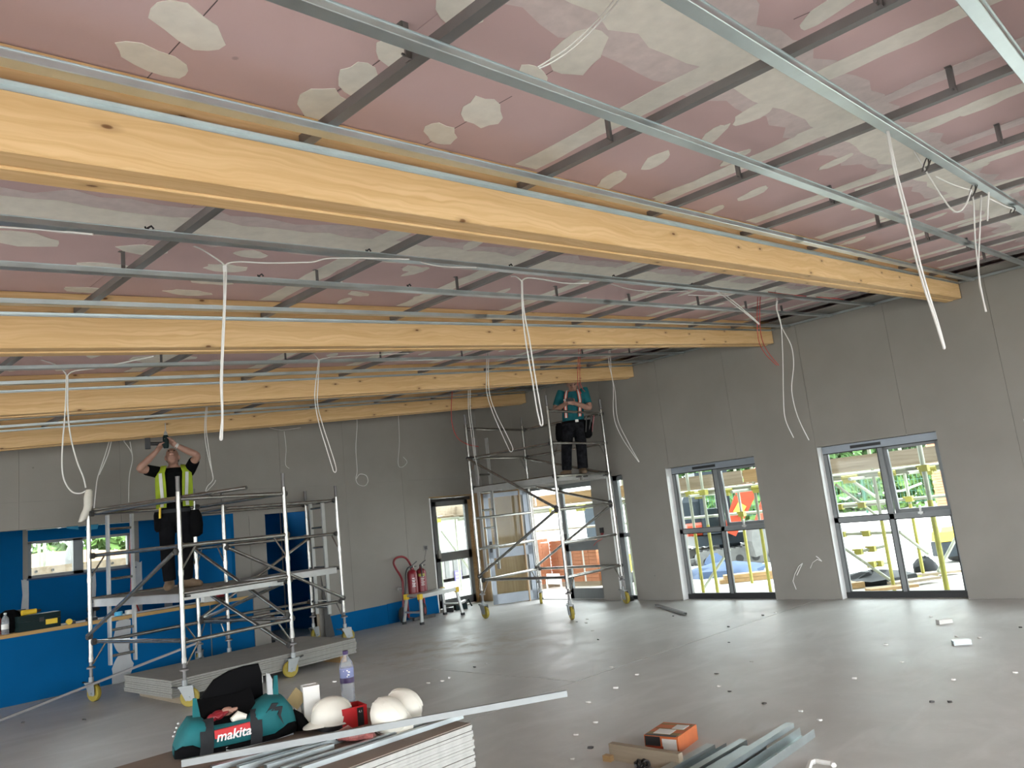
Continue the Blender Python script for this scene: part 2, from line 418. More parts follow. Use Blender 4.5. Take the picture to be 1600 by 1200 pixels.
# the rooms seen through the hatch and the doorway
YK = 13.4
kb = MB()
KH = [(3.47, 4.96, 1.42, 2.15), (6.3, 7.55, 2.25, 2.85)]  # the second, unseen opening is added to let sky light into the corridor
for r in cut_rects(-1.2, 8.4, -.3, 3.0, KH): kb.box((r[0], YK, r[2]), (r[1], YK+.3, r[3]))
wall_k = struct(kb.build('wall_kitchen', 'grey_board'))
for a, b in ((-1.2, .55), (.57, 2.05), (2.07, 3.40), (3.47, 4.33), (4.37, 4.96), (5.06, 5.46), (5.56, 6.3), (6.33, 7.0), (7.03, 7.6)):
    m = MB()
    for r in cut_rects(a, b, .0, 2.9, KH): m.box((r[0], YK-.013, r[2]), (r[1], YK-.0005, r[3]))
    m.build('blue_board_sheet', 'blue_board', wall_k)
for xa, wd, z0, z1 in ((3.435, .10, .0, 1.42), (4.35, .09, 0, 1.42), (4.36, .07, 2.15, 2.9), (5.01, .16, 0, 1.5), (5.51, .13, .0, 2.9), (6.31, .05, 0, 2.9)):
    m = MB(); m.prism(ragged([(xa-wd/2, z0), (xa+wd/2, z0), (xa+wd/2, z1), (xa-wd/2, z1)], 7, wd*.12), (0, YK-.017, 0), (0, YK-.013, 0), (1, 0, 0), (0, 0, 1)); m.build('joint_filler', 'grey_filler', wall_k)
ko = MB(); ko.box((-1.2, YB+.12, 2.95), (8.4, YK+.3, 3.1)); struct(ko.build('ceiling_kitchen', 'grey_board'))
ko = MB()
for r in cut_rects(YB+.12, YK+.3, -.3, 3.0, [(YB+.3, YK-.1, .7, 2.8)]): ko.box((-1.3, r[0], r[2]), (-1.2, r[1], r[3]))  # opening out of view, added to brighten the kitchen
struct(ko.build('wall_kitchen_left', 'blue_board'))
ko = MB(); ko.box((5.95, YB+.12, -.3), (6.03, YK-.02, 2.95)); ko = struct(ko.build('wall_partition', 'blue_board'))
ko = MB(); ko.box((7.62, YB+.12, -.3), (7.72, YK-.02, 2.95)); ko = struct(ko.build('wall_corridor', 'blue_board'))
m = MB()
for r in ((3.47, 3.53, 1.42, 1.96), (4.90, 4.96, 1.42, 1.96), (4.10, 4.24, 1.42, 1.96), (3.47, 4.96, 1.42, 1.47), (3.47, 4.96, 1.93, 1.97)): m.box((r[0], YK+.05, r[2]), (r[1], YK+.11, r[3]))
win_k = struct(m.build('window_4', 'grey_frame'))
m = MB(); m.box((3.47, YK+.0, 1.97), (4.96, YK+.09, 2.135)); m.build('head_board', 'blue_board', win_k)
m = MB(); m.box((3.5, YK+.075, 1.44), (4.93, YK+.081, 1.95)); m.build('pane', 'pane_glass', win_k)
m = MB(); m.prism(ragged([(3.45, 1.40), (5.0, 1.40), (5.0, 1.425), (3.45, 1.425)], 8, .006), (0, YK-.03, 0), (0, YK+.05, 0), (1, 0, 0), (0, 0, 1)); m.build('sill_membrane', 'tarp_blue', win_k)
m = MB(); m.box((3.45, YK-.016, 2.137), (4.98, YK+.03, 2.155)); m.build('edge_bead', 'white_paint', win_k)

# walls the camera does not look at: large openings added to brighten the hall
# (the hall goes on behind the camera)
o = MB()
for a, b, c, d in cut_rects(Y0-.4, YB+.5, -.3, 3.3, [(-5.4, -1.9, .0, 2.2), (-1.5, 2.6, 0, 2.2), (3.0, 7.0, 0, 2.2), (7.4, 10.6, 0, 2.2)]): o.box((X0-.3, a, c), (X0, b, d))
struct(o.build('wall_rear', 'grey_board'))
o = MB()
for a, b, c, d in cut_rects(X0-.3, XW+.36, -.3, 4.3, [(-4.6, -1.4, 0, 2.5), (-1.0, 2.4, 0, 2.7), (2.8, 6.2, 0, 3.0), (6.6, 10.2, 0, 3.2)]): o.box((a, Y0-.3, c), (b, Y0, d))
struct(o.build('wall_side', 'grey_board'))

# ceiling: pink boards on a sloping deck, grey margin along the window wall
sl = V((1, 0, SL)).normalized()
def deck(m, x0, x1, y0, y1, w0, w1):
    m.prism([(y0, w0), (y1, w0), (y1, w1), (y0, w1)], (x0, 0, Zw(0, x0)), (x1, 0, Zw(0, x1)), (0, 1, 0), (0, 0, 1)); return m
ceiling = struct(deck(MB(), X0-.3, XW+.36, Y0-.3, YB+.5, CW+.0127, CW+.2).build('ceiling', 'dark_iron'))
yj = [Y0, -3.6, -1.2, 1.2, 3.6, 6.0, 8.4, 10.8, YB]
for y0, y1 in zip(yj, yj[1:]):
    x = X0; nx = .87-1.2*6 if y0 == -1.2 else .33-1.2*5
    while nx <= X0: nx += 1.2
    while x < XW-.05:
        x1 = min(nx, XW); deck(MB(), x+.0012, x1-.0012, y0+.0012, y1-.0012, CW, CW+.0125).build('pink_board_sheet', 'pink_board', ceiling); x = x1; nx += 1.2
for y0, y1 in zip([Y0]+[y+BW for y in BEAM_Y], BEAM_Y+[YB]):
    deck(MB(), XW-.58, XW-.001, y0+.012, y1-.012, 3.868, 3.8805).build('grey_margin_sheet', 'grey_board', ceiling)
# filler: joint bands, skim patches over the screws
PN = [0]
def patch(poly, mat='filler', t=.0022, name='filler_patch'):
    m = MB(); n = len(poly); PN[0] += 1; t += PN[0]*4e-6
    vs = [(x, y, Zw(CW-.0004, x)) for x, y in poly]+[(x+.0, y+.0, Zw(CW-t, x)) for x, y in poly]
    m.add(vs, [(i, (i+1) % n, n+(i+1) % n, n+i) for i in range(n)]+[tuple(range(n)), tuple(range(2*n-1, n-1, -1))])
    return m.build(name, mat, ceiling)
def blob(cx, cy, a, b, rot, n=14, j=.16):
    c, s = math.cos(rot), math.sin(rot); out = []
    for i in range(n):
        t = 2*PI*i/n; r = 1+random.uniform(-j, j); x, y = a*r*math.cos(t), b*r*math.sin(t); out.append((cx+c*x-s*y, cy+s*x+c*y))
    return out
def band(x0, y0, x1, y1, wd, mat='filler', t=.0022, j=.012):
    d = V((x1-x0, y1-y0)); L = d.length; d /= L; p = V((-d.y, d.x)); n = max(4, int(L/.12)); a, b = [], []
    for i in range(n+1):
        q = V((x0, y0))+d*(L*i/n)
        e = q+p*(wd/2+random.uniform(-j, j)); f = q-p*(wd/2+random.uniform(-j, j)); a.append((e.x, e.y)); b.append((f.x, f.y))
    return patch(a+b[::-1], mat, t, 'joint_band')
BAYS = [(-.157+BW, 2.325), (2.325+BW, 4.805), (4.805+BW, 7.287), (7.287+BW, 9.768), (9.768+BW, YB)]
for y0, y1 in BAYS:
    xs = [2.73+1.2*k for k in range(0, 7)]
    for x in xs:
        ya = max(y0, 1.2) if y0 < 1 else y0
        band(x, ya+.03, x, y1-.02, .15 if x < 6 else .13)
for x in (.87, 2.07, 3.27, 4.47, 5.67, 6.87, 8.07): band(x, .05, x, 1.2, .14)
for x in (3.85, 5.05): band(x, .05, x, 1.05, .12, 'filler_thin')
for yv in (1.2, 3.56, 6.0, 8.4):
    band(.3, yv, 9.9, yv, .22, 'filler', .0022, .025)
    band(.3, yv+.13, 9.9, yv+.12, .20, 'filler_thin', .0012, .05); band(.3, yv-.15, 9.9, yv-.13, .16, 'filler_thin', .0012, .05)
NEAR = [(298,43,.14,.075,.5),(240,94,.12,.06,.3),(562,124,.11,.07,.9),(505,167,.14,.09,1.0),(617,82,.11,.06,.8),(755,175,.14,.08,.6),(690,210,.11,.06,.5),(720,9,.12,.08,.5),
        (905,85,.15,.10,.9),(832,121,.11,.05,.6),(1298,12,.15,.06,1.3),(1176,178,.13,.07,1.2),(1112,213,.14,.05,1.0),(1025,250,.12,.06,1.1),(955,282,.13,.07,1.0),(1270,207,.15,.07,1.4),
        (1220,230,.13,.06,1.3),(1148,246,.10,.05,1.2),(1122,271,.13,.06,1.3),(1305,253,.12,.05,1.3),(1177,302,.13,.06,1.3),(1040,308,.12,.05,1.2),(1115,328,.10,.05,1.2),(1473,188,.13,.05,1.4),
        (1542,163,.12,.05,1.4),(22,372,.20,.09,.1),(222,390,.13,.07,.1),(390,397,.11,.06,.2),(355,419,.14,.07,.1),(165,416,.16,.06,.0),(293,457,.15,.06,.1),(138,453,.14,.06,.1),(330,440,.15,.05,.1),
        (612,405,.10,.06,.3),(646,420,.11,.06,.3),(560,459,.11,.05,.3),(660,465,.10,.06,.3),(250,560,.3,.14,.1),(1330,377,.12,.05,1.4),(1400,345,.12,.05,1.4)]
for x, y, a, b, r in NEAR:
    p = atw(x, y, CW); patch(blob(p.x, p.y, a, b, r))
for (xa, ya), (xb, yb) in (((340, 0), (230, 122)), ((620, 75), (440, 205)), ((800, 150), (640, 240)), ((930, 70), (815, 140)), ((1330, -10), (1240, 30))):
    a, b = atw(xa, ya, CW), atw(xb, yb, CW); band(a.x, a.y, b.x, b.y, .0035, 'pencil', .0006, 0).name = 'pencil_line'
for bi, (y0, y1) in enumerate(BAYS):
    for cx in [.93+1.2*k for k in range(-1, 8)]+[.53+1.2*k for k in range(0, 8)]:
        if bi == 0 and cx < 4.9 or bi == 1 and cx < 2.8: continue
        y = y0+random.uniform(.12, .3)
        while y < y1-.1:
            patch(blob(cx+random.uniform(-.05, .05), y, random.uniform(.08, .13), random.uniform(.045, .07), random.uniform(1.1, 1.9), 10)); y += random.uniform(.5, .85)

# ------------------------------------------------------------------ windows
def win_part(w, name, mat, boxes):
    m = MB()
    for b in boxes: m.box((b[0], b[2], b[4]), (b[1], b[3], b[5]))
    return m.build(name, mat, w)
XF = XW+.165                               # inner face of the frames
def window(n, y0, y1, tr=1.04, zt=2.06, sash=True):
    ym = (y0+y1)/2
    w = MB()
    for b in ((y0, y0+.055, .0, zt), (y1-.055, y1, 0, zt), (y0, y1, zt-.10, zt), (y0, y1, 0, .03), (ym-.03, ym+.03, .06, zt), (y0, y1, tr-.035, tr+.035)):
        w.box((XF, b[0], b[2]), (XF+.07, b[1], b[3]))
    w = struct(w.build(f'window_{n}', 'grey_frame'))
    win_part(w, 'bottom_rail', 'black_plastic', [(XF-.015, XF+.08, y0, y1, .0, .075)])
    win_part(w, 'trickle_vent', 'black_plastic', [(XF-.02, XF-.0062, ym-.13+.1, ym+.27+.1, zt-.07, zt-.03)])
    win_part(w, 'head_sheen', 'frame_silver', [(XF-.006, XF-.0003, y0, y1, zt-.098, zt-.002)])  # added strip: the frame head's pale reflection as a lighter colour
    win_part(w, 'head_gasket', 'black_plastic', [(XF-.004, XF+.02, y0, y1, zt-.112, zt-.10)])
    for i, (a, b, c, d) in enumerate(((y0+.05, ym-.025, .07, tr-.03), (ym+.025, y1-.05, .07, tr-.03), (ym+.025, y1-.05, tr+.03, zt-.095))):
        win_part(w, 'pane', 'pane_glass', [(XF+.03, XF+.036, a, b, c, d)])
        win_part(w, 'gasket', 'black_plastic', [(XF-.003, XF+.03, a+.003, a+.016, c, d), (XF-.003, XF+.03, b-.016, b-.003, c, d), (XF-.003, XF+.03, a, b, c+.003, c+.014), (XF-.003, XF+.03, a, b, d-.014, d-.003)])
    # the opening light: top hung, pushed out at the foot
    a, b, c, d = y0+.05, ym-.025, tr+.03, zt-.095
    f = MB()
    for bb in ((a, a+.05, c, d), (b-.05, b, c, d), (a, b, c, c+.05), (a, b, d-.05, d)): f.box((0, bb[0], bb[2]-d), (.05, bb[1], bb[3]-d))
    ang = math.radians(3.2); R = Matrix.Rotation(-ang, 3, 'Y')
    f.v = [tuple(R @ V(p)+V((XF+.05, 0, d))) for p in f.v]; s = f.build('opening_sash', 'grey_frame', w)
    q = MB(); q.box((.02, a+.045, c+.045-d), (.026, b-.045, -.045)); q.v = [tuple(R @ V(p)+V((XF+.05, 0, d))) for p in q.v]; q.build('pane', 'pane_glass', s)
    win_part(w, 'handle', 'alloy_flat', [(XF-.03, XF-.0, (a+b)/2-.01, (a+b)/2+.01, tr+.0, tr+.12), (XF-.035, XF, (a+b)/2-.03, (a+b)/2+.03, tr+.01, tr+.035)])
    return w
for n, h in zip((9, 8, 5, 2, 1), HOLES_W[:5]): window(n, h[0]+.003, h[1]-.003)
h = HOLES_W[5]
w3 = struct(MB().box((XF, h[0], 0), (XF+.07, h[0]+.03, 2.06)).box((XF, h[1]-.10, 0), (XF+.07, h[1], 2.06)).box((XF, h[0], 1.98), (XF+.07, h[1], 2.06)).box((XF, h[0], 1.02), (XF+.07, h[1], 1.09)).build('window_3', 'grey_frame'))
win_part(w3, 'bottom_rail', 'black_plastic', [(XF-.015, XF+.08, h[0], h[1], 0, .06)]); win_part(w3, 'pane', 'pane_glass', [(XF+.03, XF+.036, h[0]+.02, h[1]-.05, .05, 2.0)])
# white reveals of the window openings
for h in HOLES_W[:6]:
    m = MB(); m.box((XW+.0005, h[1]-.0005, 0), (XF-.001, h[1]+.012, 2.06)); m.build('reveal_lining', 'white_paint', wall_w)
    m = MB(); m.box((XW+.0005, h[0]-.012, 0), (XF-.001, h[0]+.0005, 2.06)); m.build('reveal_lining', 'white_paint', wall_w)
    m = MB(); m.box((XW+.0005, h[0], 2.06), (XF-.001, h[1], 2.07)); m.build('reveal_lining', 'white_paint', wall_w)

# double entrance door: one leaf shut, one swung into the hall
def leaf(name, p, q, panel_z=.84):
    """glazed leaf standing on the line p-q (x,y)"""
    p, q = V((*p, 0)), V((*q, 0)); d = (q-p).normalized(); L = (q-p).length; nrm = V((-d.y, d.x, 0))
    def bx(m, s0, s1, z0, z1, th=.05): m.obox(p+d*((s0+s1)/2)+V((0, 0, (z0+z1)/2)), (d, nrm, (0, 0, 1)), (s1-s0, th, z1-z0))
    m = MB()
    for s0, s1, z0, z1 in ((0, .085, .015, 2.03), (L-.085, L, .015, 2.03), (0, L, 1.95, 2.03), (0, L, .015, .19), (0, L, panel_z, panel_z+.17)): bx(m, s0, s1, z0, z1)
    o = struct(m.build(name, 'frame_silver' if name == 'door_2' else 'grey_frame'))
    for z0, z1 in ((.18, panel_z+.01), (panel_z+.16, 1.96)):
        m = MB(); bx(m, .08, L-.08, z0, z1, .008); m.build('pane', 'pane_glass', o)
    m = MB(); bx(m, L-.07, L-.03, .95, 1.15, .11); m.build('pull_handle', 'black_plastic', o)
    return o, p, d, nrm, L
leaf('door_1', (XF+.03, 8.53), (XF+.03, 9.36))
lf = leaf('door_2', (XF-.02, 10.15), (10.215, 10.60))
m = MB(); m.box((XF, 8.475, 0), (XF+.08, 8.53, 2.05)); m.box((XF, 10.14, 0), (XF+.08, 10.2, 2.05)); m.box((XF, 8.475, 1.99), (XF+.08, 10.2, 2.05)); struct(m.build('trim_1', 'grey_frame'))
m = MB(); m.box((XF-.02, 8.475, 0), (XF+.1, 10.2, .015)); struct(m.build('trim_2', 'alloy_flat'))
# glazed side door in the back wall, deep in its reveal
YG = YB+.35
m = MB()
for a, b, c, d in ((9.42, 9.47, 0, 2.05), (9.42, 10.74, 1.99, 2.05)): m.box((a, YG, c), (b, YG+.08, d))
struct(m.build('trim_3', 'dark_iron'))
m = MB()
for a, b, c, d in ((9.74, 9.84, .01, 1.99), (10.58, 10.67, .01, 1.99), (9.74, 10.67, 1.90, 1.99), (9.74, 10.67, .01, .16), (9.74, 10.67, .86, 1.02)): m.box((a, YG+.01, c), (b, YG+.06, d))
d3 = struct(m.build('door_3', 'grey_frame'))
for c, d in ((.15, .87), (1.01, 1.91)):
    m = MB(); m.box((9.83, YG+.03, c), (10.59, YG+.036, d)); m.build('pane', 'pane_glass', d3)
m = MB(); m.box((9.76, YG-.05, .93), (9.82, YG+.01, 1.08)); m.build('lock_case', 'alloy_flat', d3)
m = MB(); m.box((9.47, YG+.02, 0), (9.74, YG+.05, 2.0)); m.build('side_panel', 'dark_iron', d3)
# ================================================================== timber beams
ORD = ['first', 'second', 'third', 'fourth', 'fifth', 'sixth', 'seventh', 'eighth', 'ninth']
VIS = BEAM_Y[2:]
WHERE = ['before the first timber beam', 'between first and second beam', 'between second and third beam', 'between third and fourth beam']
LBL = ['deep pale laminated timber beam spanning overhead, first one from the camera', 'pale laminated timber beam, second one counted from the camera', 'pale laminated timber beam, third one from the camera, above the man in teal',
       'darker laminated timber beam nearest the grey back wall, fourth from the camera']
for k, y in enumerate(VIS):
    b = thing('timber_beam', LBL[k], 'beam', (XW-6, y, 3.2)); b['kind'] = 'thing'
    for i, (a, c, w0) in enumerate(((0, .098, 3.636), (.0985, BW, 3.628))):
        m = MB(); ch = .004
        m.prism([(y+a+ch, w0), (y+c-ch, w0), (y+c, w0+ch), (y+c, CW-.004), (y+a, CW-.004), (y+a, w0+ch)], (X0+.002, 0, Zw(0, X0+.002)), (XW+.012, 0, Zw(0, XW+.012)), (0, 1, 0), (0, 0, 1))
        m.build('laminated_member', 'glulam', b)
for y in BEAM_Y[:2]:
    m = MB(); m.prism([(y, 3.636), (y+BW, 3.636), (y+BW, CW-.002), (y, CW-.002)], (X0+.002, 0, Zw(0, X0+.002)), (XW+.012, 0, Zw(0, XW+.012)), (0, 1, 0), (0, 0, 1))
    o = m.build('timber_beam', 'glulam', loc=(0, y, 3)); tag(o, 'laminated timber beam above and behind the camera position', 'beam', 'beams behind the camera')

# ================================================================== steel grid below the boards
WB = 3.810                                  # underside of the furring
def usec(yc, w0, t=.0013):
    o = [(-.033, .0252), (-.0275, .0252), (-.0258, .0022), (-.0232, 0), (.0232, 0), (.0258, .0022), (.0275, .0252), (.033, .0252)]
    i = [(.033, .0252+t), (.0263, .0252+t), (.0243, .003), (.0225, t), (-.0225, t), (-.0243, .003), (-.0263, .0252+t), (-.033, .0252+t)]
    return [(yc+a, w0+b) for a, b in o+i]
def along(m, poly, x0, x1): return m.prism(poly, (x0, 0, Zw(0, x0)), (x1, 0, Zw(0, x1)), (0, 1, 0), (0, 0, 1))
FURR = [[.42, .985, 1.565, 2.165], [2.76, 3.355, 3.925, 4.535], [5.15, 5.70, 6.29, 6.88], [7.55, 8.15, 8.79, 9.38]]
BARX = [.34, 1.505, 2.69, 3.815, 4.985, 6.14, 7.29, 8.45, 9.55]
XS, XE = -2.2, XW-.012
CL = {(1, 1): (1.35, 2.55, 3.72, 4.9, 6.1), (0, 1): (3.70, 2.35), (0, 2): (3.70,), (1, 2): (2.2, 3.3)}
for bi, ys in enumerate(FURR):
    for j, y in enumerate(ys):
        t = thing('furring_channel', f'long bright galvanised ceiling channel, {ORD[j]} of four {WHERE[bi]}', 'ceiling channel', (XW-6, y, 3.3))
        cuts = [XS]+list(((1.2, 4.6, 8.2), (3.1, 6.7), (4.3, 7.9), (2.0, 5.6, 9.2))[(bi+j) % 4])+[XE]
        for a, b in zip(cuts, cuts[1:]):
            up = .0004 if a != XS else 0
            along(MB(), usec(y, WB+up), a-(.14 if a != XS else 0), b).build('channel_length', 'galvanised', t)
        for cx in CL.get((bi, j), ()):
            m = MB(); z = Zw(WB+.026, cx)
            m.tube([(cx, y+.02, z), (cx+.004, y+.03, z+.03), (cx+.02, y+.03, z+.042), (cx+.03, y+.03, z+.03)], .005, 6)
            m.tube([(cx, y+.02, z), (cx-.012, y+.02, z+.03)], .004, 6); m.build('spring_clip', 'black_plastic', t)
edges = [(-.157+BW, 1), (2.325, -1), (2.325+BW, 1), (4.805, -1), (4.805+BW, 1), (7.287, -1), (7.287+BW, 1), (9.768, -1)]
for q, (y, s) in enumerate(edges):
    poly = [(y+s*.0005, 3.818), (y+s*.0022, 3.818), (y+s*.0022, 3.835), (y+s*.03, 3.835), (y+s*.03, 3.8368), (y+s*.0005, 3.8368)]
    o = along(MB(), poly, XS, XE).build('edge_angle', 'galvanised', loc=(XW-6, y, 3.3))
    beam = ('beam behind the camera' if q == 0 else f'{ORD[(q-1)//2]} timber beam')
    tag(o, f'thin galvanised edge angle on the {"camera side" if s < 0 else "far side"} of the {beam}', 'edge angle')
spans = list(zip([e[0] for e in edges[0::2]], [e[0] for e in edges[1::2]]))
for bi, (y0, y1) in enumerate(spans):
    m = MB(); m.box((XE-.028, y0+.01, Zw(3.822, XE)), (XE-.001, y1-.01, Zw(3.8238, XE))); m.box((XE-.0018, y0+.01, Zw(3.822, XE)), (XE-.0002, y1-.01, Zw(3.852, XE)))
    tag(m.build('edge_angle', 'galvanised', loc=(XE, y0, 3.8)), f'short galvanised edge angle on the window wall {WHERE[bi]}', 'edge angle')
HY = [(.68, 1.72), (2.95, 4.02), (5.45, 6.45), (7.95, 9.0)]
for bi, (y0, y1) in enumerate(spans):
    for j, x in enumerate(BARX):
        t = thing('cross_bar', f'darkened galvanised cross bar under the pink boards, {ORD[j]} of nine {WHERE[bi]}', 'ceiling bar', (x, (y0+y1)/2, Zw(3.84, x)))
        z = lambda dx, w: Zw(w, x)+SL*dx
        def pt(dx, w): return (dx, Zw(w, x)-0+SL*dx)
        poly = [pt(-.0225, 3.8372), pt(.0185, 3.8372), pt(.0245, 3.8395), pt(.0262, 3.852), pt(.0246, 3.852), pt(.0232, 3.8405), pt(.018, 3.8388), pt(-.021, 3.8388), pt(-.021, 3.874), pt(-.0225, 3.874)]
        m = MB(); m.prism(poly, (x, y0+.004, 0), (x, y1-.004, 0), (1, 0, 0), (0, 0, 1)); m.build('bar', 'darkened_steel', t)
        for k, hy in enumerate(HY[bi]):
            hy += (.05*math.sin(j*2.1+k*3+bi)); m = MB()
            zb, zt = Zw(3.839, x), Zw(CW, x-.03)
            m.box((x-.0265, hy-.014, zb), (x-.0245, hy+.014, zt)); m.box((x-.0265, hy-.014, zb), (x-.045, hy-.012, zt)); m.box((x-.06, hy-.014, zt-.002), (x-.0245, hy+.014, zt-.0002))
            m.box((x-.05, hy-.003, zb+.012), (x-.0245, hy+.003, zb+.018))
            m.build('hanger_bracket', 'darkened_steel', t)

# ================================================================== cables hanging from the grid
HF = V((math.cos(YAW), math.sin(YAW), 0))
def vplane(x, y, p):
    d = ray(x, y); return EYE + d*((p-EYE).dot(HF)/d.dot(HF))
def smooth_path(P, n=5):
    out = []
    for i in range(len(P)-1):
        a, b, c, d = P[max(i-1, 0)], P[i], P[i+1], P[min(i+2, len(P)-1)]
        for k in range(n):
            t = k/n; out.append(.5*((2*b)+(c-a)*t+(2*a-5*b+4*c-d)*t*t+(3*b-a-3*c+d)*t**3))
    return out+[P[-1]]
def px(pts, first): return [vplane(x, y, first) for x, y in pts]
def cable(label, strands, top, r=.0042, mat='cable_white', ext=False, group=None, name='hanging_cable'):
    """strands: outlines of the cable cores, all in the upright plane through the point `top`"""
    m = MB()
    for i, s in enumerate(strands):
        P = smooth_path(px(s, top))
        if ext and i == 0: P = [V((P[0].x, P[0].y, Zw(CW-.003, P[0].x)))]+P
        m.tube(P, r, 6)
    o = m.build(name, mat, loc=top, smooth=60); tag(o, label, 'cable', group); return o
def T84(x, y): return atw(x, y, 3.84)
def yp(x, y, Y): return aty(x, y, Y)
cable('white twin cable end dangling beside a filler patch, above the camera', [[(975,-25),(958,2),(930,35),(890,72),(858,94),(840,105)], [(979,-22),(962,6),(934,38),(894,76),(861,98),(842,107)]], aty(935, 28, 1.25), .0028)
cable('thick white folded cable hanging low before the wall above the windows', [[(1386,205),(1397,265),(1413,330),(1438,430),(1461,500),(1474,541)], [(1388,205),(1400,265),(1418,332),(1443,432),(1464,500),(1476,543)], [(1474,541),(1475,545),(1476,543)]], atw(1387, 206, 3.805), .0048)
cable('white cable pair hanging from a wire tie near the end of the first beam', [[(1519,298),(1522,330),(1524,380),(1531,440),(1533,452),(1540,487)], [(1533,305),(1531,360),(1529,410),(1530,440),(1534,460),(1541,487)]], atw(1520, 300, 3.82), .0050)
cable('white cable loop draped between two wire ties under the grid', [[(1428,236),(1440,256),(1452,276),(1470,305),(1488,328),(1500,330),(1510,318),(1518,296)], [(1462,276),(1490,289),(1515,297)], [(1545,310),(1570,322),(1582,326)], [(1545,300),(1543,330),(1543,345)]], atw(1440, 250, 3.82), .0045)
for i, (x, y, lb) in enumerate(((1447, 258, 'bent black wire tie at the start of the draped white cable'), (1520, 297, 'bent black wire tie holding the white cable pair'), (1582, 328, 'bent black wire tie close to the window wall'))):
    c = atw(x, y-8, 3.815); m = MB()
    pts = [(x-6,y+10),(x-3,y-2),(x+2,y-12),(x+4,y-2),(x-1,y+10),(x+3,y+4),(x+7,y-8)] if i < 2 else [(x-4,y+5),(x,y-4),(x+4,y-2),(x+1,y+5)]
    m.tube(smooth_path(px(pts, c)), .004, 6); tag(m.build('wire_tie', 'dark_iron', loc=c, smooth=60), lb, 'wire tie')
t = T84(352, 412)
cable('white cable drop hanging from a junction high before the second beam', [[(285,379),(310,387),(330,399),(345,409),(352,416)], [(352,416),(358,411),(375,409),(420,411),(470,410),(490,409),(510,404),(545,403),(600,404),(640,405)],
      [(350,415),(350,470),(347,540),(345,600),(347,650),(344,684),(347,687)], [(354,415),(352,470),(349,540),(347,600),(348,650),(347,687)]], t, .0045)
m = MB(); c = vplane(352, 420, t); m.obox(c, (V((0,0,1)), RGT, FWD), (.035, .02, .016)); tag(m.build('cable_junction', 'white_paint', loc=c), 'small white junction piece at the top of the long cable drop', 'cable junction')
cable('white cable run lying along the grid at the upper left behind the first beam', [[(-20,354),(40,357),(100,362),(145,366)]], T84(60, 358), .0045)
cable('white cable run lying behind the channel before the second beam', [[(600,404),(640,405),(670,413),(700,417),(745,418)]], T84(640, 405), .0045)
t = T84(815, 438)
cable('white cable loop hanging to the tower top, from a junction before the second beam', [[(798,432),(806,432),(815,439)], [(815,439),(825,434),(850,437),(880,442),(900,443),(920,442)], [(815,439),(816,480),(821,530),(831,590),(839,640),(844,661)], [(816,439),(818,480),(827,530),(838,600),(845,640),(848,660),(846,665),(843,661)]], t, .0055)
cable('white cable run on the channel before the second beam, toward the window wall', [[(955,444),(990,453),(1030,456),(1075,455)], [(1075,461),(1110,462),(1140,461)]], T84(1000, 454), .0045)
cable('thick white cable end slanting down over the end of the second beam', [[(1090,443),(1120,452),(1145,470),(1170,491),(1187,506)], [(1092,446),(1120,456),(1145,474),(1168,492),(1186,507)]], T84(1120, 452), .005)
cable('pair of red cables hanging past the end of the second beam', [[(1184,464),(1183,495),(1185,530),(1195,552),(1214,571)], [(1188,464),(1187,495),(1190,528),(1200,550),(1217,571)]], T84(1186, 466), .004, 'cable_red')
cable('red cable lying on the channel near the end of the second beam', [[(1200,456),(1230,460),(1260,463)], [(1275,464),(1300,466),(1318,468)]], T84(1240, 461), .004, 'cable_red')
cable('long white cable pair hanging before the window wall, right of the second beam end', [[(1214,468),(1213,482),(1220,505),(1223,560),(1224,620),(1227,655),(1240,684)], [(1215,470),(1214,485),(1222,512),(1236,540),(1240,570),(1237,610),(1246,650),(1264,688)]], T84(1215, 470), .0055, ext=True)
cable('white cable pair hanging beside the man in teal, before the wall', [[(951,530),(951,565),(958,600),(959,650),(972,684),(998,722)], [(953,530),(955,580),(961,612),(965,655),(981,690),(999,722)]], yp(952, 545, 6.6), .005, ext=True)
cable('two red cables hanging down to the man in teal', [[(905,535),(903,570),(903,600),(908,615)], [(908,535),(906,570),(907,600),(914,612)]], yp(905, 545, 6.4), .004, 'cable_red', ext=True)
cable('white cable loop hanging over the tower of the man in teal', [[(761,545),(760,590),(761,615),(770,645),(785,680),(796,704)], [(764,545),(763,590),(766,620),(776,648),(792,680),(801,700),(799,706),(796,704)]], yp(762, 556, 6.4), .0045, ext=True)
cable('white cable pair hanging on the tower of the man in teal, behind the third beam', [[(732,600),(732,640),(737,680),(741,710),(748,740),(747,757)], [(735,600),(735,640),(740,680),(743,712)]], yp(733, 610, 8.6), .0055, ext=True)
cable('red cable bowed out toward the tower of the man in teal', [[(707,605),(705,640),(707,665),(715,684),(730,694),(748,698)]], yp(707, 612, 8.9), .006, 'cable_red', ext=True)
cable('white cable loop hanging below the third beam, level with the middle of the back wall', [[(470,549),(488,553),(498,562)], [(498,562),(520,558),(570,555),(640,552)], [(498,562),(493,600),(492,625),(498,660),(510,700),(521,736)], [(499,562),(497,600),(496,630),(503,660),(516,700),(525,730),(524,738),(521,736)]], T84(498, 558), .0042)
cable('white cable with a wide bottom loop, hanging over the glove on the tower', [[(45,557),(80,567),(98,578),(105,588)], [(105,588),(115,580),(150,575),(200,565),(240,557)], [(104,588),(102,640),(98,690),(97,730),(101,752),(112,768),(125,771),(134,767)], [(106,588),(106,640),(110,680),(120,720),(130,745),(134,762)]], T84(105, 580), .0055)
cable('thin white cable with a knotted end behind the man with the drill', [[(323,628),(320,660),(321,690),(328,725),(333,748),(324,760),(322,768),(334,756),(337,750)], [(325,628),(322,665),(326,700),(333,748)]], yp(322, 640, 8.8), .0045, ext=True)
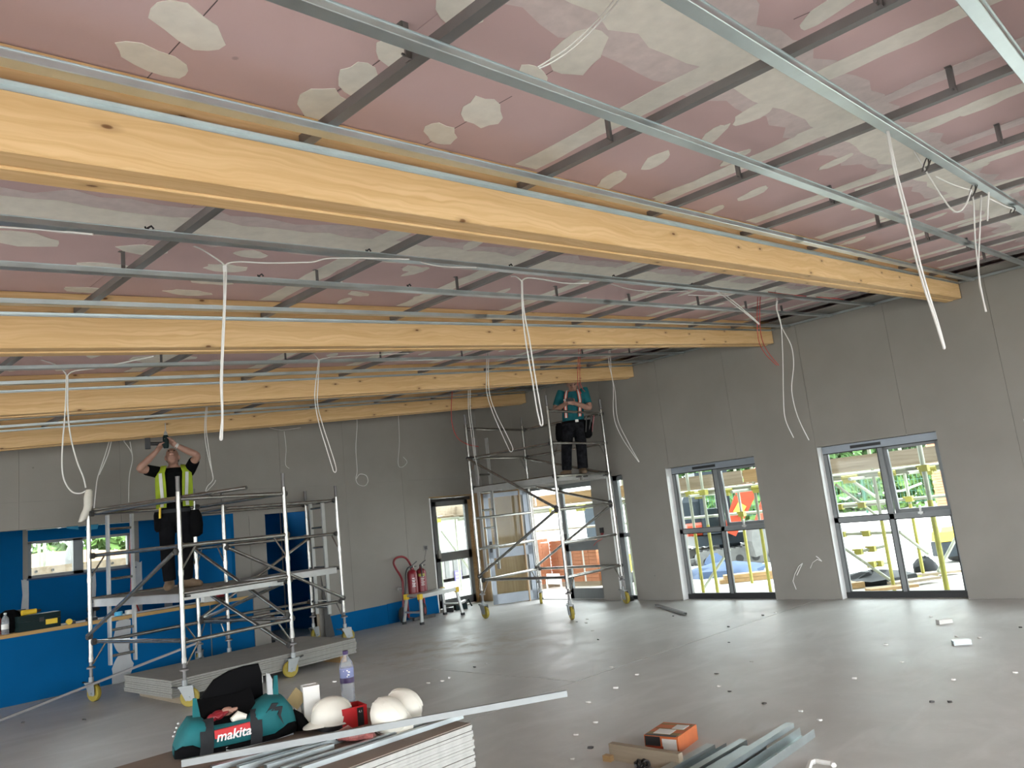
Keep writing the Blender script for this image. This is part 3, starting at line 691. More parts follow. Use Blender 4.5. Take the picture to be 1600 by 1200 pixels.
cable('white cable hanging against the back wall, beside the glove on the tower', [[(172,685),(164,712),(153,745),(150,765),(147,795)], [(174,690),(168,712),(155,742)]], yp(170, 700, 10.6), .007, ext=True)
cable('white cable hanging against the back wall between glove and man with the drill', [[(194,690),(204,704),(207,718),(202,745),(201,785)], [(203,690),(207,712)]], yp(200, 700, 10.7), .006, ext=True)
cable('thin white cable with a coil at its end, hanging against the back wall', [[(555,622),(558,660),(556,700),(558,735),(556,748),(560,757),(570,759),(575,752),(572,743),(562,741),(557,748)]], yp(555, 640, 10.8), .005, ext=True)
cable('short thin white cable hanging against the back wall next to the coiled one', [[(622,640),(624,690),(622,724),(628,730),(636,722),(630,714)]], yp(622, 650, 10.9), .004, ext=True)
cable('thin white cable hanging at the back wall behind the left tower post', [[(420,668),(440,672),(470,668)], [(444,674),(447,700),(446,725),(452,732)]], yp(444, 680, 10.9), .004, ext=True)
# ================================================================== mobile scaffold towers
def castor(t, x, y, ang, z0=0.0, r=.095, wheel='yellow_wheel'):
    d = V((math.cos(ang), math.sin(ang), 0)); s = V((-d.y, d.x, 0)); c = V((x, y, 0))+d*.045; c.z = z0+r
    m = MB(); P0 = V((x, y, z0))
    m.obox(P0+V((0, 0, .205)), (d, s, (0, 0, 1)), (.12, .09, .02)); m.tube([P0+V((0, 0, .21)), P0+V((0, 0, .27))], .028, 10)
    for k in (-1, 1): m.prism([(-.06, .215), (.085, .215), (.10, .075), (.01, .065)], P0+s*(k*.036), P0+s*(k*.041), d, (0, 0, 1))
    m.tube([c-s*.05, c+s*.05], .012, 8)
    b = m.build('castor', 'weathered_steel', t)
    w = MB(); w.lathe(c-s*.024, [(.03, 0), (r*.93, 0), (r, .008), (r, .040), (r*.93, .048), (.03, .048)], 20, s); w.build('wheel', wheel, b, smooth=40)
    h = MB(); h.lathe(c-s*.027, [(.01, 0), (.036, .002), (.036, .052), (.01, .054)], 12, s); h.build('wheel_hub', 'weathered_steel', b, smooth=40)
    l = MB(); l.bar(P0-d*.02+V((0, 0, .185)), P0-d*.13+V((0, 0, .215)), .035, .01); l.build('brake_lever', 'black_plastic', b)
def tower(label, P, lev, top, ledges, diags, decks, ladder, ang, group=None, dz=None):
    """P: four feet (x,y): 0-1 and 2-3 are the end frames, 0-3 and 1-2 the long sides"""
    cx, cy = sum(p[0] for p in P)/4, sum(p[1] for p in P)/4
    t = thing('scaffold_tower', label, 'scaffold tower', (cx, cy, 0), group)
    at = lambda i, z: V((*P[i], z))
    r = .0254
    for i in range(4):
        m = MB(); m.tube([at(i, .46), at(i, top-.16)], r, 10)
        for z in (.46, 1.36, 2.36):
            if z < top-.2: m.tube([at(i, z-.02), at(i, z+.035)], r+.005, 10)
        p = m.build('post', 'alloy_tube', t, smooth=50)
        m = MB(); m.tube([at(i, top-.16), at(i, top)], .0215, 10); m.tube([at(i, top-.02), at(i, top+.006)], .023, 10); m.build('spigot', 'darkened_steel', p, smooth=50)
        m = MB(); m.tube([at(i, .25), at(i, .47)], .019, 10); m.lathe(at(i, .36), [(.02, 0), (.05, .004), (.05, .02), (.03, .03), (.02, .034)], 8); m.build('jack_leg', 'darkened_steel', p, smooth=50)
        castor(t, *P[i], ang[i])
    for a, b in ((0, 1), (2, 3)):
        d = (at(b, 0)-at(a, 0)).normalized()
        for z in lev:
            m = MB(); m.tube([at(a, z)+d*.02, at(b, z)-d*.02], .022, 8); m.build('frame_rung', 'alloy_tube', t, smooth=50)
        for z in (lev[0], lev[-2]):
            for e, s in ((a, 1), (b, -1)):
                m = MB(); m.tube([at(e, z-.24)+d*(s*.022), at(e, z)+d*(s*.19)], .010, 6); m.build('knee_brace', 'alloy_tube', t, smooth=50)
    off = {}
    def member(i, zi, j, zj, name, rr=.0225):
        d = (at(j, zj)-at(i, zi)).normalized(); h = V((d.y, -d.x, 0))
        if h.length > 1e-4: h.normalize()
        m = MB(); o = h*.052
        m.tube([at(i, zi)+o+d*.03, at(j, zj)+o-d*.03], rr, 8)
        b = m.build(name, 'alloy_tube', t, smooth=50)
        for q, s in ((at(i, zi), 1), (at(j, zj), -1)):
            m = MB(); m.lathe(q+o*.5+d*(s*.02)-h*.03, [(.012, -.005), (.036, 0), (.036, .055), (.012, .06)], 8, h); m.build('claw', 'dark_iron', b, smooth=40)
    for i, j, z in ledges: member(i, z, j, z, 'guard_rail')
    for i, zi, j, zj in diags: member(i, zi, j, zj, 'diagonal_brace')
    for (u0, u1, v0, v1, z, th) in decks:
        A, Bv, Dv = at(0, z), at(1, z)-at(0, z), at(3, z)-at(0, z)
        du, dv = Bv.normalized(), Dv.normalized()
        c = A+Bv*((u0+u1)/2)+Dv*((v0+v1)/2)
        su, sv = Bv.length*(u1-u0), Dv.length*(v1-v0)
        m = MB(); m.obox(c+V((0, 0, .040)), (du, dv, (0, 0, 1)), (su-.06, sv-.02, .012)); b = m.build('deck_board', 'plank' if th else 'paper_face', t)
        m = MB()
        for k in (-1, 1): m.obox(c+du*(k*(su/2-.016)), (du, dv, (0, 0, 1)), (.030, sv+.02, .085)); m.obox(c+dv*(k*(sv/2-.02)), (du, dv, (0, 0, 1)), (su, .03, .06))
        m.build('deck_edge', 'alloy_flat', b)
        m = MB()
        for k in (-1, 1):
            for l in (-1, 1): m.obox(c+du*(k*(su/2-.05))+dv*(l*(sv/2+.035))+V((0, 0, .012)), (du, dv, (0, 0, 1)), (.05, .08, .02))
        m.build('deck_hook', 'dark_iron', b)
    if ladder:
        a, b, f0, f1, z0, z1 = ladder
        d = at(b, 0)-at(a, 0); n = V((-d.y, d.x, 0)).normalized()*.05
        m = MB()
        for f in (f0, f1): m.bar(at(a, z0)+d*f+n, at(a, z1)+d*f+n, .055, .026, d)
        o = m.build('ladder', 'alloy_flat', t); z = z0+.10
        while z < z1-.05:
            m = MB(); m.tube([at(a, z)+d*(f0+.01)+n, at(a, z)+d*(f1-.01)+n], .017, 8); m.build('rung', 'alloy_tube', o, smooth=50); z += .30
    return t
PA = [(3.631, 8.5), (4.998, 8.675), (4.654, 10.40), (3.287, 10.226)]
TA = tower('aluminium scaffold tower carrying the man with the drill', PA, (.65, 1.15, 1.65, 2.15), 2.39,
      [(0, 3, 2.15), (0, 3, 1.65), (0, 3, .66), (1, 2, 2.15), (1, 2, 1.65), (1, 2, .66)], [(3, .72, 0, 1.60), (2, 1.62, 1, .70), (2, 1.15, 1, .36), (1, 1.12, 2, .68)],
      [(.02, .98, .04, .98, 1.10, 0)], (3, 2, .18, .40, .35, 2.12), (-.6, PI, 1.2, -1.2))
PB = [(6.74, 11.05), (6.78, 10.25), (4.98, 10.25), (4.94, 11.05)]
TB = tower('empty narrow aluminium scaffold tower standing against the grey back wall', PB, (.6, 1.1, 1.6, 2.1), 2.31,
      [(1, 2, 2.1), (1, 2, 1.6), (1, 2, .6), (0, 3, 2.1), (0, 3, 1.6), (0, 3, .6)], [(2, 1.58, 1, .64), (3, .64, 0, 1.58)],
      [(.05, .95, .03, .97, 1.06, 0)], (1, 0, .36, .76, .42, 2.12), (.4, -.2, 2.6, -2.2))
PR = [(8.966, 7.707), (10.451, 7.812), (10.458, 9.643), (8.946, 9.531)]
TR = tower('tall aluminium scaffold tower before the doors, carrying the man in teal', PR, (.6, 1.1, 1.6, 2.1, 2.6, 3.1), 3.33,
      [(0, 3, .6), (0, 3, 2.6), (0, 3, 2.1), (1, 2, .6), (1, 2, 2.1), (1, 2, 2.6), (1, 2, 3.1)], [(3, .66, 0, 1.6), (3, 2.6, 0, 1.62), (2, 2.1, 1, 1.62), (2, .64, 1, 1.58), (2, 2.58, 1, 2.1)],
      [(.0, .47, .03, .97, 2.06, 0), (.52, .99, .03, .97, 2.06, 1)], (3, 2, .14, .36, .72, 2.95), (-2.2, -2.0, -2.4, -1.8))
# loose pole resting across the left tower, work glove on its corner post
q = vplane(385, 762, V((3.95, 8.35, 2.3)))
m = MB(); p0 = V((3.31, 10.30, 2.19)); m.tube([p0, V((q.x, q.y, q.z))], .021, 8); m.tube([q-(q-p0).normalized()*.07, q], .023, 8)
tag(m.build('loose_pole', 'alloy_tube', loc=p0, smooth=50), 'loose aluminium pole lying across the guard rail of the drill man\'s tower', 'pole')
g0 = V((3.287, 10.226, 2.39)); m = MB()
m.loft([[g0+V((a*.05*math.cos(t), b*.05*math.sin(t), z))+V((dx, 0, 0)) for t in [2*PI*i/10 for i in range(10)]] for z, a, b, dx in ((-.33, .5, .4, -.09), (-.30, .9, .5, -.06), (-.24, 1.1, .8, -.03), (-.18, .95, .9, -.01), (-.14, 1.0, .85, .0), (-.05, 1.0, .9, 0), (.03, .85, .8, .01), (.05, .6, .6, .01))])
tag(m.build('work_glove', 'helmet_white', loc=g0, smooth=60), 'pale cloth glove hung over the corner post of the left tower', 'glove')

# ================================================================== people
def remesh(mb, name, mat, parent, vox=.006, it=4):
    o = mb.build(name, mat, parent)
    md = o.modifiers.new('fuse', 'REMESH'); md.mode = 'VOXEL'; md.voxel_size = vox; md.use_smooth_shade = True
    sm = o.modifiers.new('ease', 'SMOOTH'); sm.factor = .5; sm.iterations = it
    return o
class Fig:
    def __init__(s, base, lean=0.0, tall=1.0):
        s.q = tall; s.b = V(base); d = V((base[0], base[1], 0)).normalized(); s.F = -d; s.L = V((d.y, -d.x, 0)); s.U = V((0, 0, 1)); s.k = lean
    def __call__(s, l, f, u): return s.b + s.L*(l+s.k*u) + s.F*f + s.U*(u*s.q)
    def vec(s, l, f, u): return s.L*l+s.F*f+s.U*u
    def ring(s, c, a, b, n=16, ax=None, ay=None):
        ax = ax or s.L; ay = ay or s.F; return [c+ax*(a*math.cos(2*PI*i/n))+ay*(b*math.sin(2*PI*i/n)) for i in range(n)]
    def torso(s, m, rows):
        m.loft([s.ring(s(l, f, u), a, b) for l, f, u, a, b in rows]); return m
def hand(m, w, d, side, palm, curl=.9, spread=.02):
    """wrist w, pointing d, knuckle line along side (towards the thumb), fingers bend towards palm"""
    d, side, palm = d.normalized(), side.normalized(), palm.normalized()
    m.obox(w+d*.045, (d, side, palm), (.10, .078, .030)); m.tube([w-d*.04, w+d*.02], [(.026, .026), (.028, .022)], 8)
    for k, ln in zip(range(4), (.072, .080, .075, .060)):
        o = w+d*.088+side*(.030-.020*k); a = 0; P = [o-d*.03, o]
        for seg in (.45, .32, .23):
            a += curl*(.75 if seg == .45 else 1.0); dr = d*math.cos(a)+palm*math.sin(a); P.append(P[-1]+dr*(ln*seg))
        m.tube(P, [.0095, .0095, .009, .0085, .0075], 8)
    th = w+side*.034+d*.025; P = [w+side*.015+d*.01, th, th+side*.026+d*.022+palm*.012, th+side*.028+d*.048+palm*.030]
    m.tube(P, [.012, .0115, .0105, .009], 8)
def head(m, F, c, up, fw, sd):
    """c head centre; up crown direction, fw face direction, sd person-left"""
    rows = []
    for t, a, b, o in ((-.115, .030, .036, .030), (-.105, .046, .056, .026), (-.075, .060, .078, .012), (-.03, .069, .090, .004), (.02, .074, .097, 0), (.06, .072, .094, -.002), (.09, .058, .076, -.004), (.108, .034, .045, -.006), (.115, .012, .016, -.006)):
        q = c+up*t+fw*o; rows.append([q+sd*(a*math.cos(2*PI*i/16))+fw*(b*math.sin(2*PI*i/16)) for i in range(16)])
    m.loft(rows)
    m.loft([[c+fw*f+up*u+sd*(a*math.cos(2*PI*i/8))+up*(b*math.sin(2*PI*i/8)) for i in range(8)] for f, u, a, b in ((.07, -.012, .014, .028), (.105, -.022, .016, .018), (.118, -.030, .010, .010))])
    for k in (-1, 1): m.ball(c+sd*(k*.076)-up*.012-fw*.005, (.014, .02, .032), 8, 6)
    for u, w in ((-.062, .026), (-.072, .024)): m.tube([c+up*u+fw*.092-sd*w, c+up*u+fw*.101, c+up*u+fw*.092+sd*w], .006, 6)
def eyes(par, F, c, up, fw, sd):
    m = MB()
    for k in (-1, 1): m.ball(c+sd*(k*.032)+up*.004+fw*.090, (.011, .011, .008), 8, 6)
    m.build('eyes', 'dark_rubber', par, smooth=60)
def limb(m, pts, rs): m.tube(smooth_path(pts, 4), sum([[a+(b-a)*k/4 for k in range(4)] for a, b in zip(rs, rs[1:])], [])+[rs[-1]], 12)

# ---- the man with the drill
def man_drill():
    F = Fig((4.10, 9.70, 1.147)); t = thing('person', 'man in black with yellow high-visibility vest, arms raised, drilling overhead on a tower', 'person', F.b)
    sh = (F(-.19, .0, 1.43), F(.19, .0, 1.44)); el = (F(-.37, .17, 1.47), F(.27, .20, 1.58)); wr = (F(-.175, .20, 1.67), F(.02, .22, 1.73))
    hc = F(-.01, .03, 1.60); fw = F.vec(-.08, .62, .78).normalized(); sd = F.L.copy(); up = sd.cross(fw)*-1; up = fw.cross(sd)*1 if (fw.cross(sd)).z > 0 else sd.cross(fw)
    m = MB()
    F.torso(m, [(0, 0, .84, .13, .09), (0, 0, .95, .155, .105), (0, 0, 1.10, .145, .10), (0, .01, 1.28, .165, .11), (0, 0, 1.40, .17, .10), (0, -.01, 1.46, .10, .075), (0, -.005, 1.50, .055, .055)])
    limb(m, [F(0, -.01, 1.45), F(0, .0, 1.52), hc-up*.05], [.060, .056, .058])
    head(m, F, hc, up, fw, sd)
    for s, e, w in zip(sh, el, wr): limb(m, [s, (s+e)/2+F.U*.005, e, (e+w)/2, w], [.058, .052, .043, .041, .028])
    hand(m, wr[0], F.vec(.55, .1, .75), F.vec(-.3, .9, .2), F.vec(.85, .1, -.4), .85)
    hand(m, wr[1], F.vec(-.65, -.05, .75), F.vec(.4, .9, .3), F.vec(-.8, .1, -.4), .8)
    for k, (a, b, c) in ((-1, (F(-.10, .0, .86), F(-.10, .03, .47), F(-.085, .02, .10))), (1, (F(.10, .0, .86), F(.11, .03, .47), F(.10, -.04, .10)))): limb(m, [a, b, c], [.085, .058, .042])
    body = remesh(m, 'body', 'skin', t, .0055, 3); eyes(body, F, hc, up, fw, sd)
    m = MB(); rows = []
    for tt, a, b, o in ((.0, .0775, .06, -.045), (.05, .0785, .075, -.03), (.09, .064, .08, -.008), (.112, .036, .05, -.008), (.119, .012, .016, -.008)):
        q = hc+up*tt+fw*o; rows.append([q+sd*(a*math.cos(2*PI*i/16))+fw*(b*math.sin(2*PI*i/16)) for i in range(16)])
    m.loft(rows); m.build('hair', 'hair_grey', t, smooth=60)
    m = MB(); F.torso(m, [(0, 0, .90, .172, .122), (0, 0, 1.0, .172, .122), (0, .005, 1.12, .165, .118), (0, .012, 1.28, .185, .128), (0, .0, 1.40, .188, .118), (0, -.008, 1.465, .115, .092)])
    for s, e in zip(sh, el): limb(m, [s+(s-e)*.3, s, s+(e-s)*.62], [.07, .073, .066])
    remesh(m, 'black_tshirt', 'black_cloth', t, .008)
    m = MB(); F.torso(m, [(0, 0, .80, .165, .115), (0, 0, .90, .178, .128), (0, 0, .955, .176, .126)])
    limb(m, [F(-.09, .0, .86), F(-.10, .03, .47), F(-.085, .02, .11)], [.105, .082, .072]); limb(m, [F(.09, .0, .86), F(.115, .03, .47), F(.105, -.04, .11)], [.105, .082, .072])
    remesh(m, 'trousers', 'trousers_black', t, .009)
    m = MB(); F.torso(m, [(0, 0, .915, .183, .133), (0, 0, .96, .183, .133)]); m.build('belt', 'charcoal_cloth', t, smooth=40)
    # open waistcoat: two front panels and a back
    for k in (-1, 1):
        m = MB(); out = []
        for u, a0, a1, w, dpt in ((.98, .95, 1.5, .20, .155), (1.12, .90, 1.45, .197, .150), (1.28, .92, 1.3, .206, .158), (1.40, 1.0, 1.25, .205, .142), (1.475, 1.1, 1.35, .15, .105), (1.50, 1.3, 1.5, .13, .03)):
            for r in (0, .012):
                pass
            out.append([F(k*(w+rr)*math.sin(aa*(.5 if aa == a0 else 1))*(1), (dpt+rr)*math.cos(aa*(.5 if aa == a0 else 1)), u) for aa, rr in ((a0, 0), ((a0+a1)/2*.8, 0), (a1, 0), (a1, .010), ((a0+a1)/2*.8, .010), (a0, .010))])
        m.loft(out); m.build('vest_panel', 'hi_vis', t, smooth=50)
        m = MB(); out = []
        for u, a, w, dpt in ((.99, .74, .212, .167), (1.12, .70, .209, .162), (1.28, .72, .218, .170), (1.40, .76, .217, .154)):
            out.append([F(k*w*math.sin(a+da), dpt*math.cos(a+da), u) for da in (-.11, .11)]+[F(k*(w+.004)*math.sin(a+da), (dpt+.004)*math.cos(a+da), u) for da in (.11, -.11)])
        m.loft(out); m.build('reflective_strip', 'reflective', t, smooth=50)
    m = MB(); out = []
    for u, w, dpt in ((.98, .20, .150), (1.28, .205, .155), (1.42, .20, .13), (1.48, .13, .10)):
        out.append([F((w+rr)*math.sin(aa), (dpt+rr)*math.cos(aa), u) for rr, rng in ((0, range(7)), (.010, range(6, -1, -1))) for aa in [1.6+i*(2*PI-3.2)/6 for i in rng]])
    m.loft(out); m.build('vest_back', 'hi_vis', t, smooth=50)
    m = MB(); m.loft([F.ring(F(.22, .02, u), a, b, 12) for u, a, b in ((.60, .04, .05), (.63, .085, .075), (.74, .095, .08), (.86, .085, .07), (.93, .05, .05))]); m.build('tool_pouch', 'black_cloth', t, smooth=60)
    m = MB(); m.loft([F.ring(F(-.19, .04, u), a, b, 12) for u, a, b in ((.70, .025, .03), (.73, .045, .05), (.90, .05, .055), (.94, .04, .045))])
    p2 = m.build('tool_pouch', 'black_cloth', t, smooth=60)
    m = MB(); m.tube([F(-.17, .09, .86), F(-.165, .10, .99)], .014, 8); m.build('tool_grip', 'yellow_plastic', p2, smooth=60)
    for c, dr in ((F(-.09, .02, 0), F.vec(-.1, 1, 0)), (F(.11, -.04, 0), F.vec(.95, .35, 0))):
        dr.normalize(); sx = V((-dr.y, dr.x, 0)); m = MB()
        m.loft([[c+dr*f+sx*(a*math.cos(2*PI*i/12))+V((0, 0, max(.0, h*(.5+.5*math.sin(2*PI*i/12))*1.0))) for i in range(12)] for f, a, h in ((-.11, .032, .06), (-.085, .052, .13), (-.03, .056, .155), (.03, .055, .13), (.09, .060, .095), (.15, .054, .08), (.18, .034, .055))])
        m.tube([c+V((0, 0, .06)), c+V((0, 0, .15))], [.05, .056], 12); remesh(m, 'boot', 'boot_tan', t, .008, 2)
    m = MB(); d = (wr[1]-el[1]).normalized(); m.tube([wr[1]-d*.045, wr[1]-d*.015], .033, 12); m.build('wristband', 'wristband', t, smooth=50)
    return F, wr
FL, WL = man_drill()
# the drill he holds: bit upwards, grip and battery pointing to the side
c = FL(-.075, .22, 1.80); D = thing('cordless_drill', 'green and black cordless drill held overhead by the man on the tower', 'drill', c)
A, S_, U_ = FL.L, FL.F, V((0, 0, 1))
m = MB(); m.tube([c-U_*.11, c-U_*.09, c+U_*.03, c+U_*.05], [.026, .034, .034, .024], 12); b = m.build('motor_body', 'kit_green', D, smooth=50)
m = MB(); m.tube([c-U_*.05-A*.02, c-U_*.045-A*.17], [(.019, .024), (.018, .022)], 10); m.build('grip', 'black_plastic', D, smooth=50)
m = MB(); m.obox(c-U_*.04-A*.20, (A, S_, U_), (.06, .075, .13)); m.build('battery', 'black_plastic', D)
m = MB(); m.tube([c+U_*.05, c+U_*.075, c+U_*.10], [.022, .020, .010], 10); m.build('chuck', 'alloy_flat', D, smooth=50)
m = MB(); m.tube([c+U_*.10, c+U_*.20], .005, 6); m.build('drill_bit', 'alloy_flat', D, smooth=50)

# ---- the man on the tall tower
def man_teal():
    F = Fig((9.83, 8.03, 2.107), .085, .93); t = thing('person', 'man in teal shirt and dark work trousers, arms folded at his chest, on tall tower', 'person', F.b)
    sh = (F(-.20, .0, 1.43), F(.20, .0, 1.43)); el = (F(-.29, .05, 1.17), F(.27, .06, 1.14)); wr = (F(-.09, .21, 1.25), F(.01, .23, 1.235))
    hc = F(.0, .05, 1.60); fw = F.vec(.05, .9, -.42).normalized(); sd = F.L.copy(); up = fw.cross(sd); up = up if up.z > 0 else -up
    m = MB()
    F.torso(m, [(0, 0, .84, .13, .09), (0, 0, .95, .16, .11), (0, .01, 1.10, .16, .115), (0, .01, 1.28, .175, .115), (0, 0, 1.40, .175, .10), (0, -.01, 1.46, .10, .075), (0, -.005, 1.50, .055, .055)])
    limb(m, [F(0, -.02, 1.45), F(0, .01, 1.52), hc-up*.05], [.060, .056, .058]); head(m, F, hc, up, fw, sd)
    for s, e, w in zip(sh, el, wr): limb(m, [s, (s+e)/2, e, (e+w)/2, w], [.058, .052, .044, .042, .029])
    hand(m, wr[0], F.vec(.9, .15, .2), F.vec(-.1, .1, 1), F.vec(.1, -1, 0), .7)
    hand(m, wr[1], F.vec(-.9, .1, .3), F.vec(.2, .1, 1), F.vec(-.1, -1, .1), .7)
    limb(m, [F(-.10, .0, .86), F(-.12, .03, .47), F(-.12, .0, .10)], [.085, .058, .042]); limb(m, [F(.10, .0, .86), F(.12, .03, .47), F(.13, .02, .10)], [.085, .058, .042])
    body = remesh(m, 'body', 'skin', t, .0055, 3); eyes(body, F, hc, up, fw, sd)
    m = MB(); rows = []
    for tt, a, b, o in ((.0, .0775, .06, -.045), (.05, .0785, .075, -.03), (.09, .064, .08, -.008), (.112, .036, .05, -.008), (.119, .012, .016, -.008)):
        q = hc+up*tt+fw*o; rows.append([q+sd*(a*math.cos(2*PI*i/16))+fw*(b*math.sin(2*PI*i/16)) for i in range(16)])
    m.loft(rows); m.build('hair', 'hair_grey', t, smooth=60)
    m = MB(); F.torso(m, [(0, 0, .90, .180, .13), (0, .005, 1.0, .180, .135), (0, .01, 1.12, .178, .135), (0, .012, 1.28, .192, .132), (0, .0, 1.40, .192, .118), (0, -.008, 1.465, .115, .092)])
    for s, e in zip(sh, el): limb(m, [s+(s-e)*.25, s, s+(e-s)*.72], [.07, .073, .066])
    remesh(m, 'teal_tshirt', 'tshirt_teal', t, .008)
    m = MB(); F.torso(m, [(0, 0, .78, .17, .12), (0, 0, .90, .186, .14), (0, 0, .945, .184, .14)])
    limb(m, [F(-.09, .0, .86), F(-.12, .03, .47), F(-.125, .0, .11)], [.112, .088, .082]); limb(m, [F(.09, .0, .86), F(.12, .03, .47), F(.135, .02, .11)], [.112, .088, .086])
    remesh(m, 'trousers', 'trousers_grey', t, .009)
    m = MB(); F.torso(m, [(0, 0, .905, .190, .146), (0, 0, .95, .190, .146)]); m.build('belt', 'black_cloth', t, smooth=40)
    m = MB(); m.obox(F(.06, .15, .93), (F.L, F.F, F.U), (.05, .012, .04)); m.build('belt_buckle', 'alloy_flat', t)
    for k in (-1, 1):
        for lat, wd, mt, nm in ((.105, .05, 'hi_vis_orange', 'vest_strap'), (.105, .024, 'reflective', 'reflective_strip')):
            e = .004 if nm[0] == 'r' else 0; m = MB(); out = []
            for l, f, u in ((lat+.005, .148, 1.0), (lat+.01, .150, 1.15), (lat+.015, .148, 1.28), (lat, .128, 1.40), (lat-.015, .07, 1.47), (lat-.02, .0, 1.49), (lat-.01, -.10, 1.44), (lat, -.135, 1.25)):
                n = F.vec(0, f, max(0, u-1.38)*1.4).normalized(); c = F(k*l, f, u)
                out.append([c-F.L*wd/2+n*e, c+F.L*wd/2+n*e, c+F.L*wd/2+n*(e+.008), c-F.L*wd/2+n*(e+.008)])
            m.loft(out); m.build(nm, mt, t, smooth=50)
    for k, big in ((-1, .9), (1, 1.15)):
        m = MB(); m.loft([F.ring(F(k*.235, .03, u), a*big, b*big, 12) for u, a, b in ((.62, .03, .045), (.66, .06, .07), (.76, .068, .075), (.88, .065, .065), (.935, .045, .05))]); p = m.build('tool_pouch', 'black_cloth', t, smooth=60)
        if k > 0:
            for l, f, a in ((.20, .10, .02), (.25, .10, .05), (.30, .06, .04)):
                m = MB(); m.tube([F(l, f, .72), F(l+a, f+.01, 1.0)], .009, 6); m.build('hand_tool', ('alloy_flat', 'red_paint', 'dark_iron')[int(a*100) % 3], p, smooth=50)
    for c, dr in ((F(-.125, .0, 0), F.vec(-.45, 1, 0)), (F(.135, .02, 0), F.vec(.15, 1, 0))):
        dr.normalize(); sx = V((-dr.y, dr.x, 0)); m = MB()
        m.loft([[c+dr*f+sx*(a*math.cos(2*PI*i/12))+V((0, 0, max(.0, h*(.5+.5*math.sin(2*PI*i/12))))) for i in range(12)] for f, a, h in ((-.11, .032, .06), (-.085, .052, .13), (-.03, .056, .155), (.03, .055, .13), (.09, .060, .095), (.15, .054, .08), (.18, .034, .055))])
        m.tube([c+V((0, 0, .06)), c+V((0, 0, .15))], [.05, .056], 12); remesh(m, 'boot', 'boot_tan', t, .008, 2)
    return F
FR = man_teal()
c = FR(-.045, .275, 1.29); T_ = thing('hand_tool', 'small black hand tool held at the chest by the man in teal', 'tool', c)
m = MB(); m.obox(c, (FR.L, FR.U, FR.F), (.12, .045, .035)); m.build('tool_body', 'black_plastic', T_)
m = MB(); m.tube([c-FR.L*.06, c-FR.L*.10+FR.U*.01], .012, 8); m.build('tool_tip', 'alloy_flat', T_, smooth=50)
# ================================================================== plasterboard stacks
def two_mats(o, face, edge):
    me = o.data; me.materials.clear(); me.materials.append(MATS[face]); me.materials.append(MATS[edge])
    for p in me.polygons: p.material_index = 0 if abs(p.normal.z) > .8 else 1
def board_mesh(L, W, T, bev=.03):
    m = MB(); m.box((0, 0, 0), (L, W, T)); o = m.build('plasterboard', 'paper_face', loc=(0, 0, 0)); two_mats(o, 'paper_face', 'board_edge'); return o
b0 = board_mesh(2.38, 1.2, .0196); two_mats(b0, 'paper_face', 'board_edge_dull')
for k in range(8):
    o = b0 if k == 0 else b0.copy()
    if k: COL.objects.link(o)
    o.location = (3.575+random.uniform(-.006, .006), 8.690+random.uniform(-.006, .006), .082+k*.0226); o.rotation_euler = (0, 0, .036+random.uniform(-.002, .002))
    tag(o, f'grey plasterboard of the low stack under the towers, {ORD[7-k]} from its top', 'plasterboard', 'plasterboards of the low stack under the towers')
for x, mt, lb in ((3.68, 'plank', 'timber bearer below the low stack, at its end toward the blue counter'), (4.55, 'white_card', 'pale bearer below the middle of the low plasterboard stack'), (5.72, 'batten', 'brown timber bearer below the low stack, at its end toward the doors')):
    m = MB(); m.box((x, 8.72+(x-3.6)*.036, 0), (x+.09, 9.84+(x-3.6)*.036, .0815)); tag(m.build('timber_bearer', mt, loc=(x, 9.2, 0)), lb, 'bearer')
TEN = ['', '', 'twenty', 'thirty', 'forty']; TEENS = ['tenth', 'eleventh', 'twelfth', 'thirteenth', 'fourteenth', 'fifteenth', 'sixteenth', 'seventeenth', 'eighteenth', 'nineteenth']
def nth(n): return ORD[n-1] if n < 10 else TEENS[n-10] if n < 20 else (TEN[n//10][:-1]+'ieth' if n % 10 == 0 else TEN[n//10]+'-'+ORD[n % 10-1])
b1 = board_mesh(2.4, 1.2, .0131)
for k in range(41):
    o = b1 if k == 0 else b1.copy()
    if k: COL.objects.link(o)
    j = random.choice((0, 0, .004, -.004, .007))
    o.location = (.345+random.uniform(-.004, .004)+j, 3.092+random.uniform(-.003, .003)+j*.6, .0005+k*.01445); o.rotation_euler = (0, 0, random.uniform(-.0012, .0012))
    tag(o, f'pale edged plasterboard of the tall stack under the tool bag, {nth(41-k)} from its top', 'plasterboard', 'plasterboards of the tall stack')
ZT = 41*.01445+.0005
m = MB(); m.box((.36, 3.10, ZT+.0003), (2.742, 4.29, ZT+.005)); tag(m.build('cover_sheet', 'brown_sheet', loc=(1.5, 3.7, ZT)), 'brown sheet covering the tall plasterboard stack under the tool bag', 'sheet')
ZT += .0052
def S(x, y, h=0): return atz(x, y, ZT+h)

# ------------------------------------------------------------------ loose steel lengths
def csec(w=.050, h=.027, t=.0014): return [(-w/2, 0), (w/2, 0), (w/2, h), (w/2-t, h), (w/2-t, t), (-w/2+t, t), (-w/2+t, h), (-w/2, h)]
def steel(label, p, q, w=.05, h=.027, flip=False, roll=0, name='steel_channel', group=None, t=.0014, mat='galvanised'):
    p, q = V(p), V(q); d = (q-p).normalized(); s = d.cross(V((0, 0, 1))).normalized(); u = s.cross(d)
    c, sn = math.cos(roll), math.sin(roll); s, u = s*c+u*sn, u*c-s*sn
    poly = [(a, (h-b) if flip else b) for a, b in csec(w, h, t)]
    m = MB(); m.prism(poly, p, q, s, u); return tag(m.build(name, mat, loc=p), label, 'steel channel', group)
steel('long bright steel angle lying across the tall stack, reaching out past its corner', S(284, 1198, .045), S(886, 1088, .045), .020, .030, True, mat='weathered_steel')
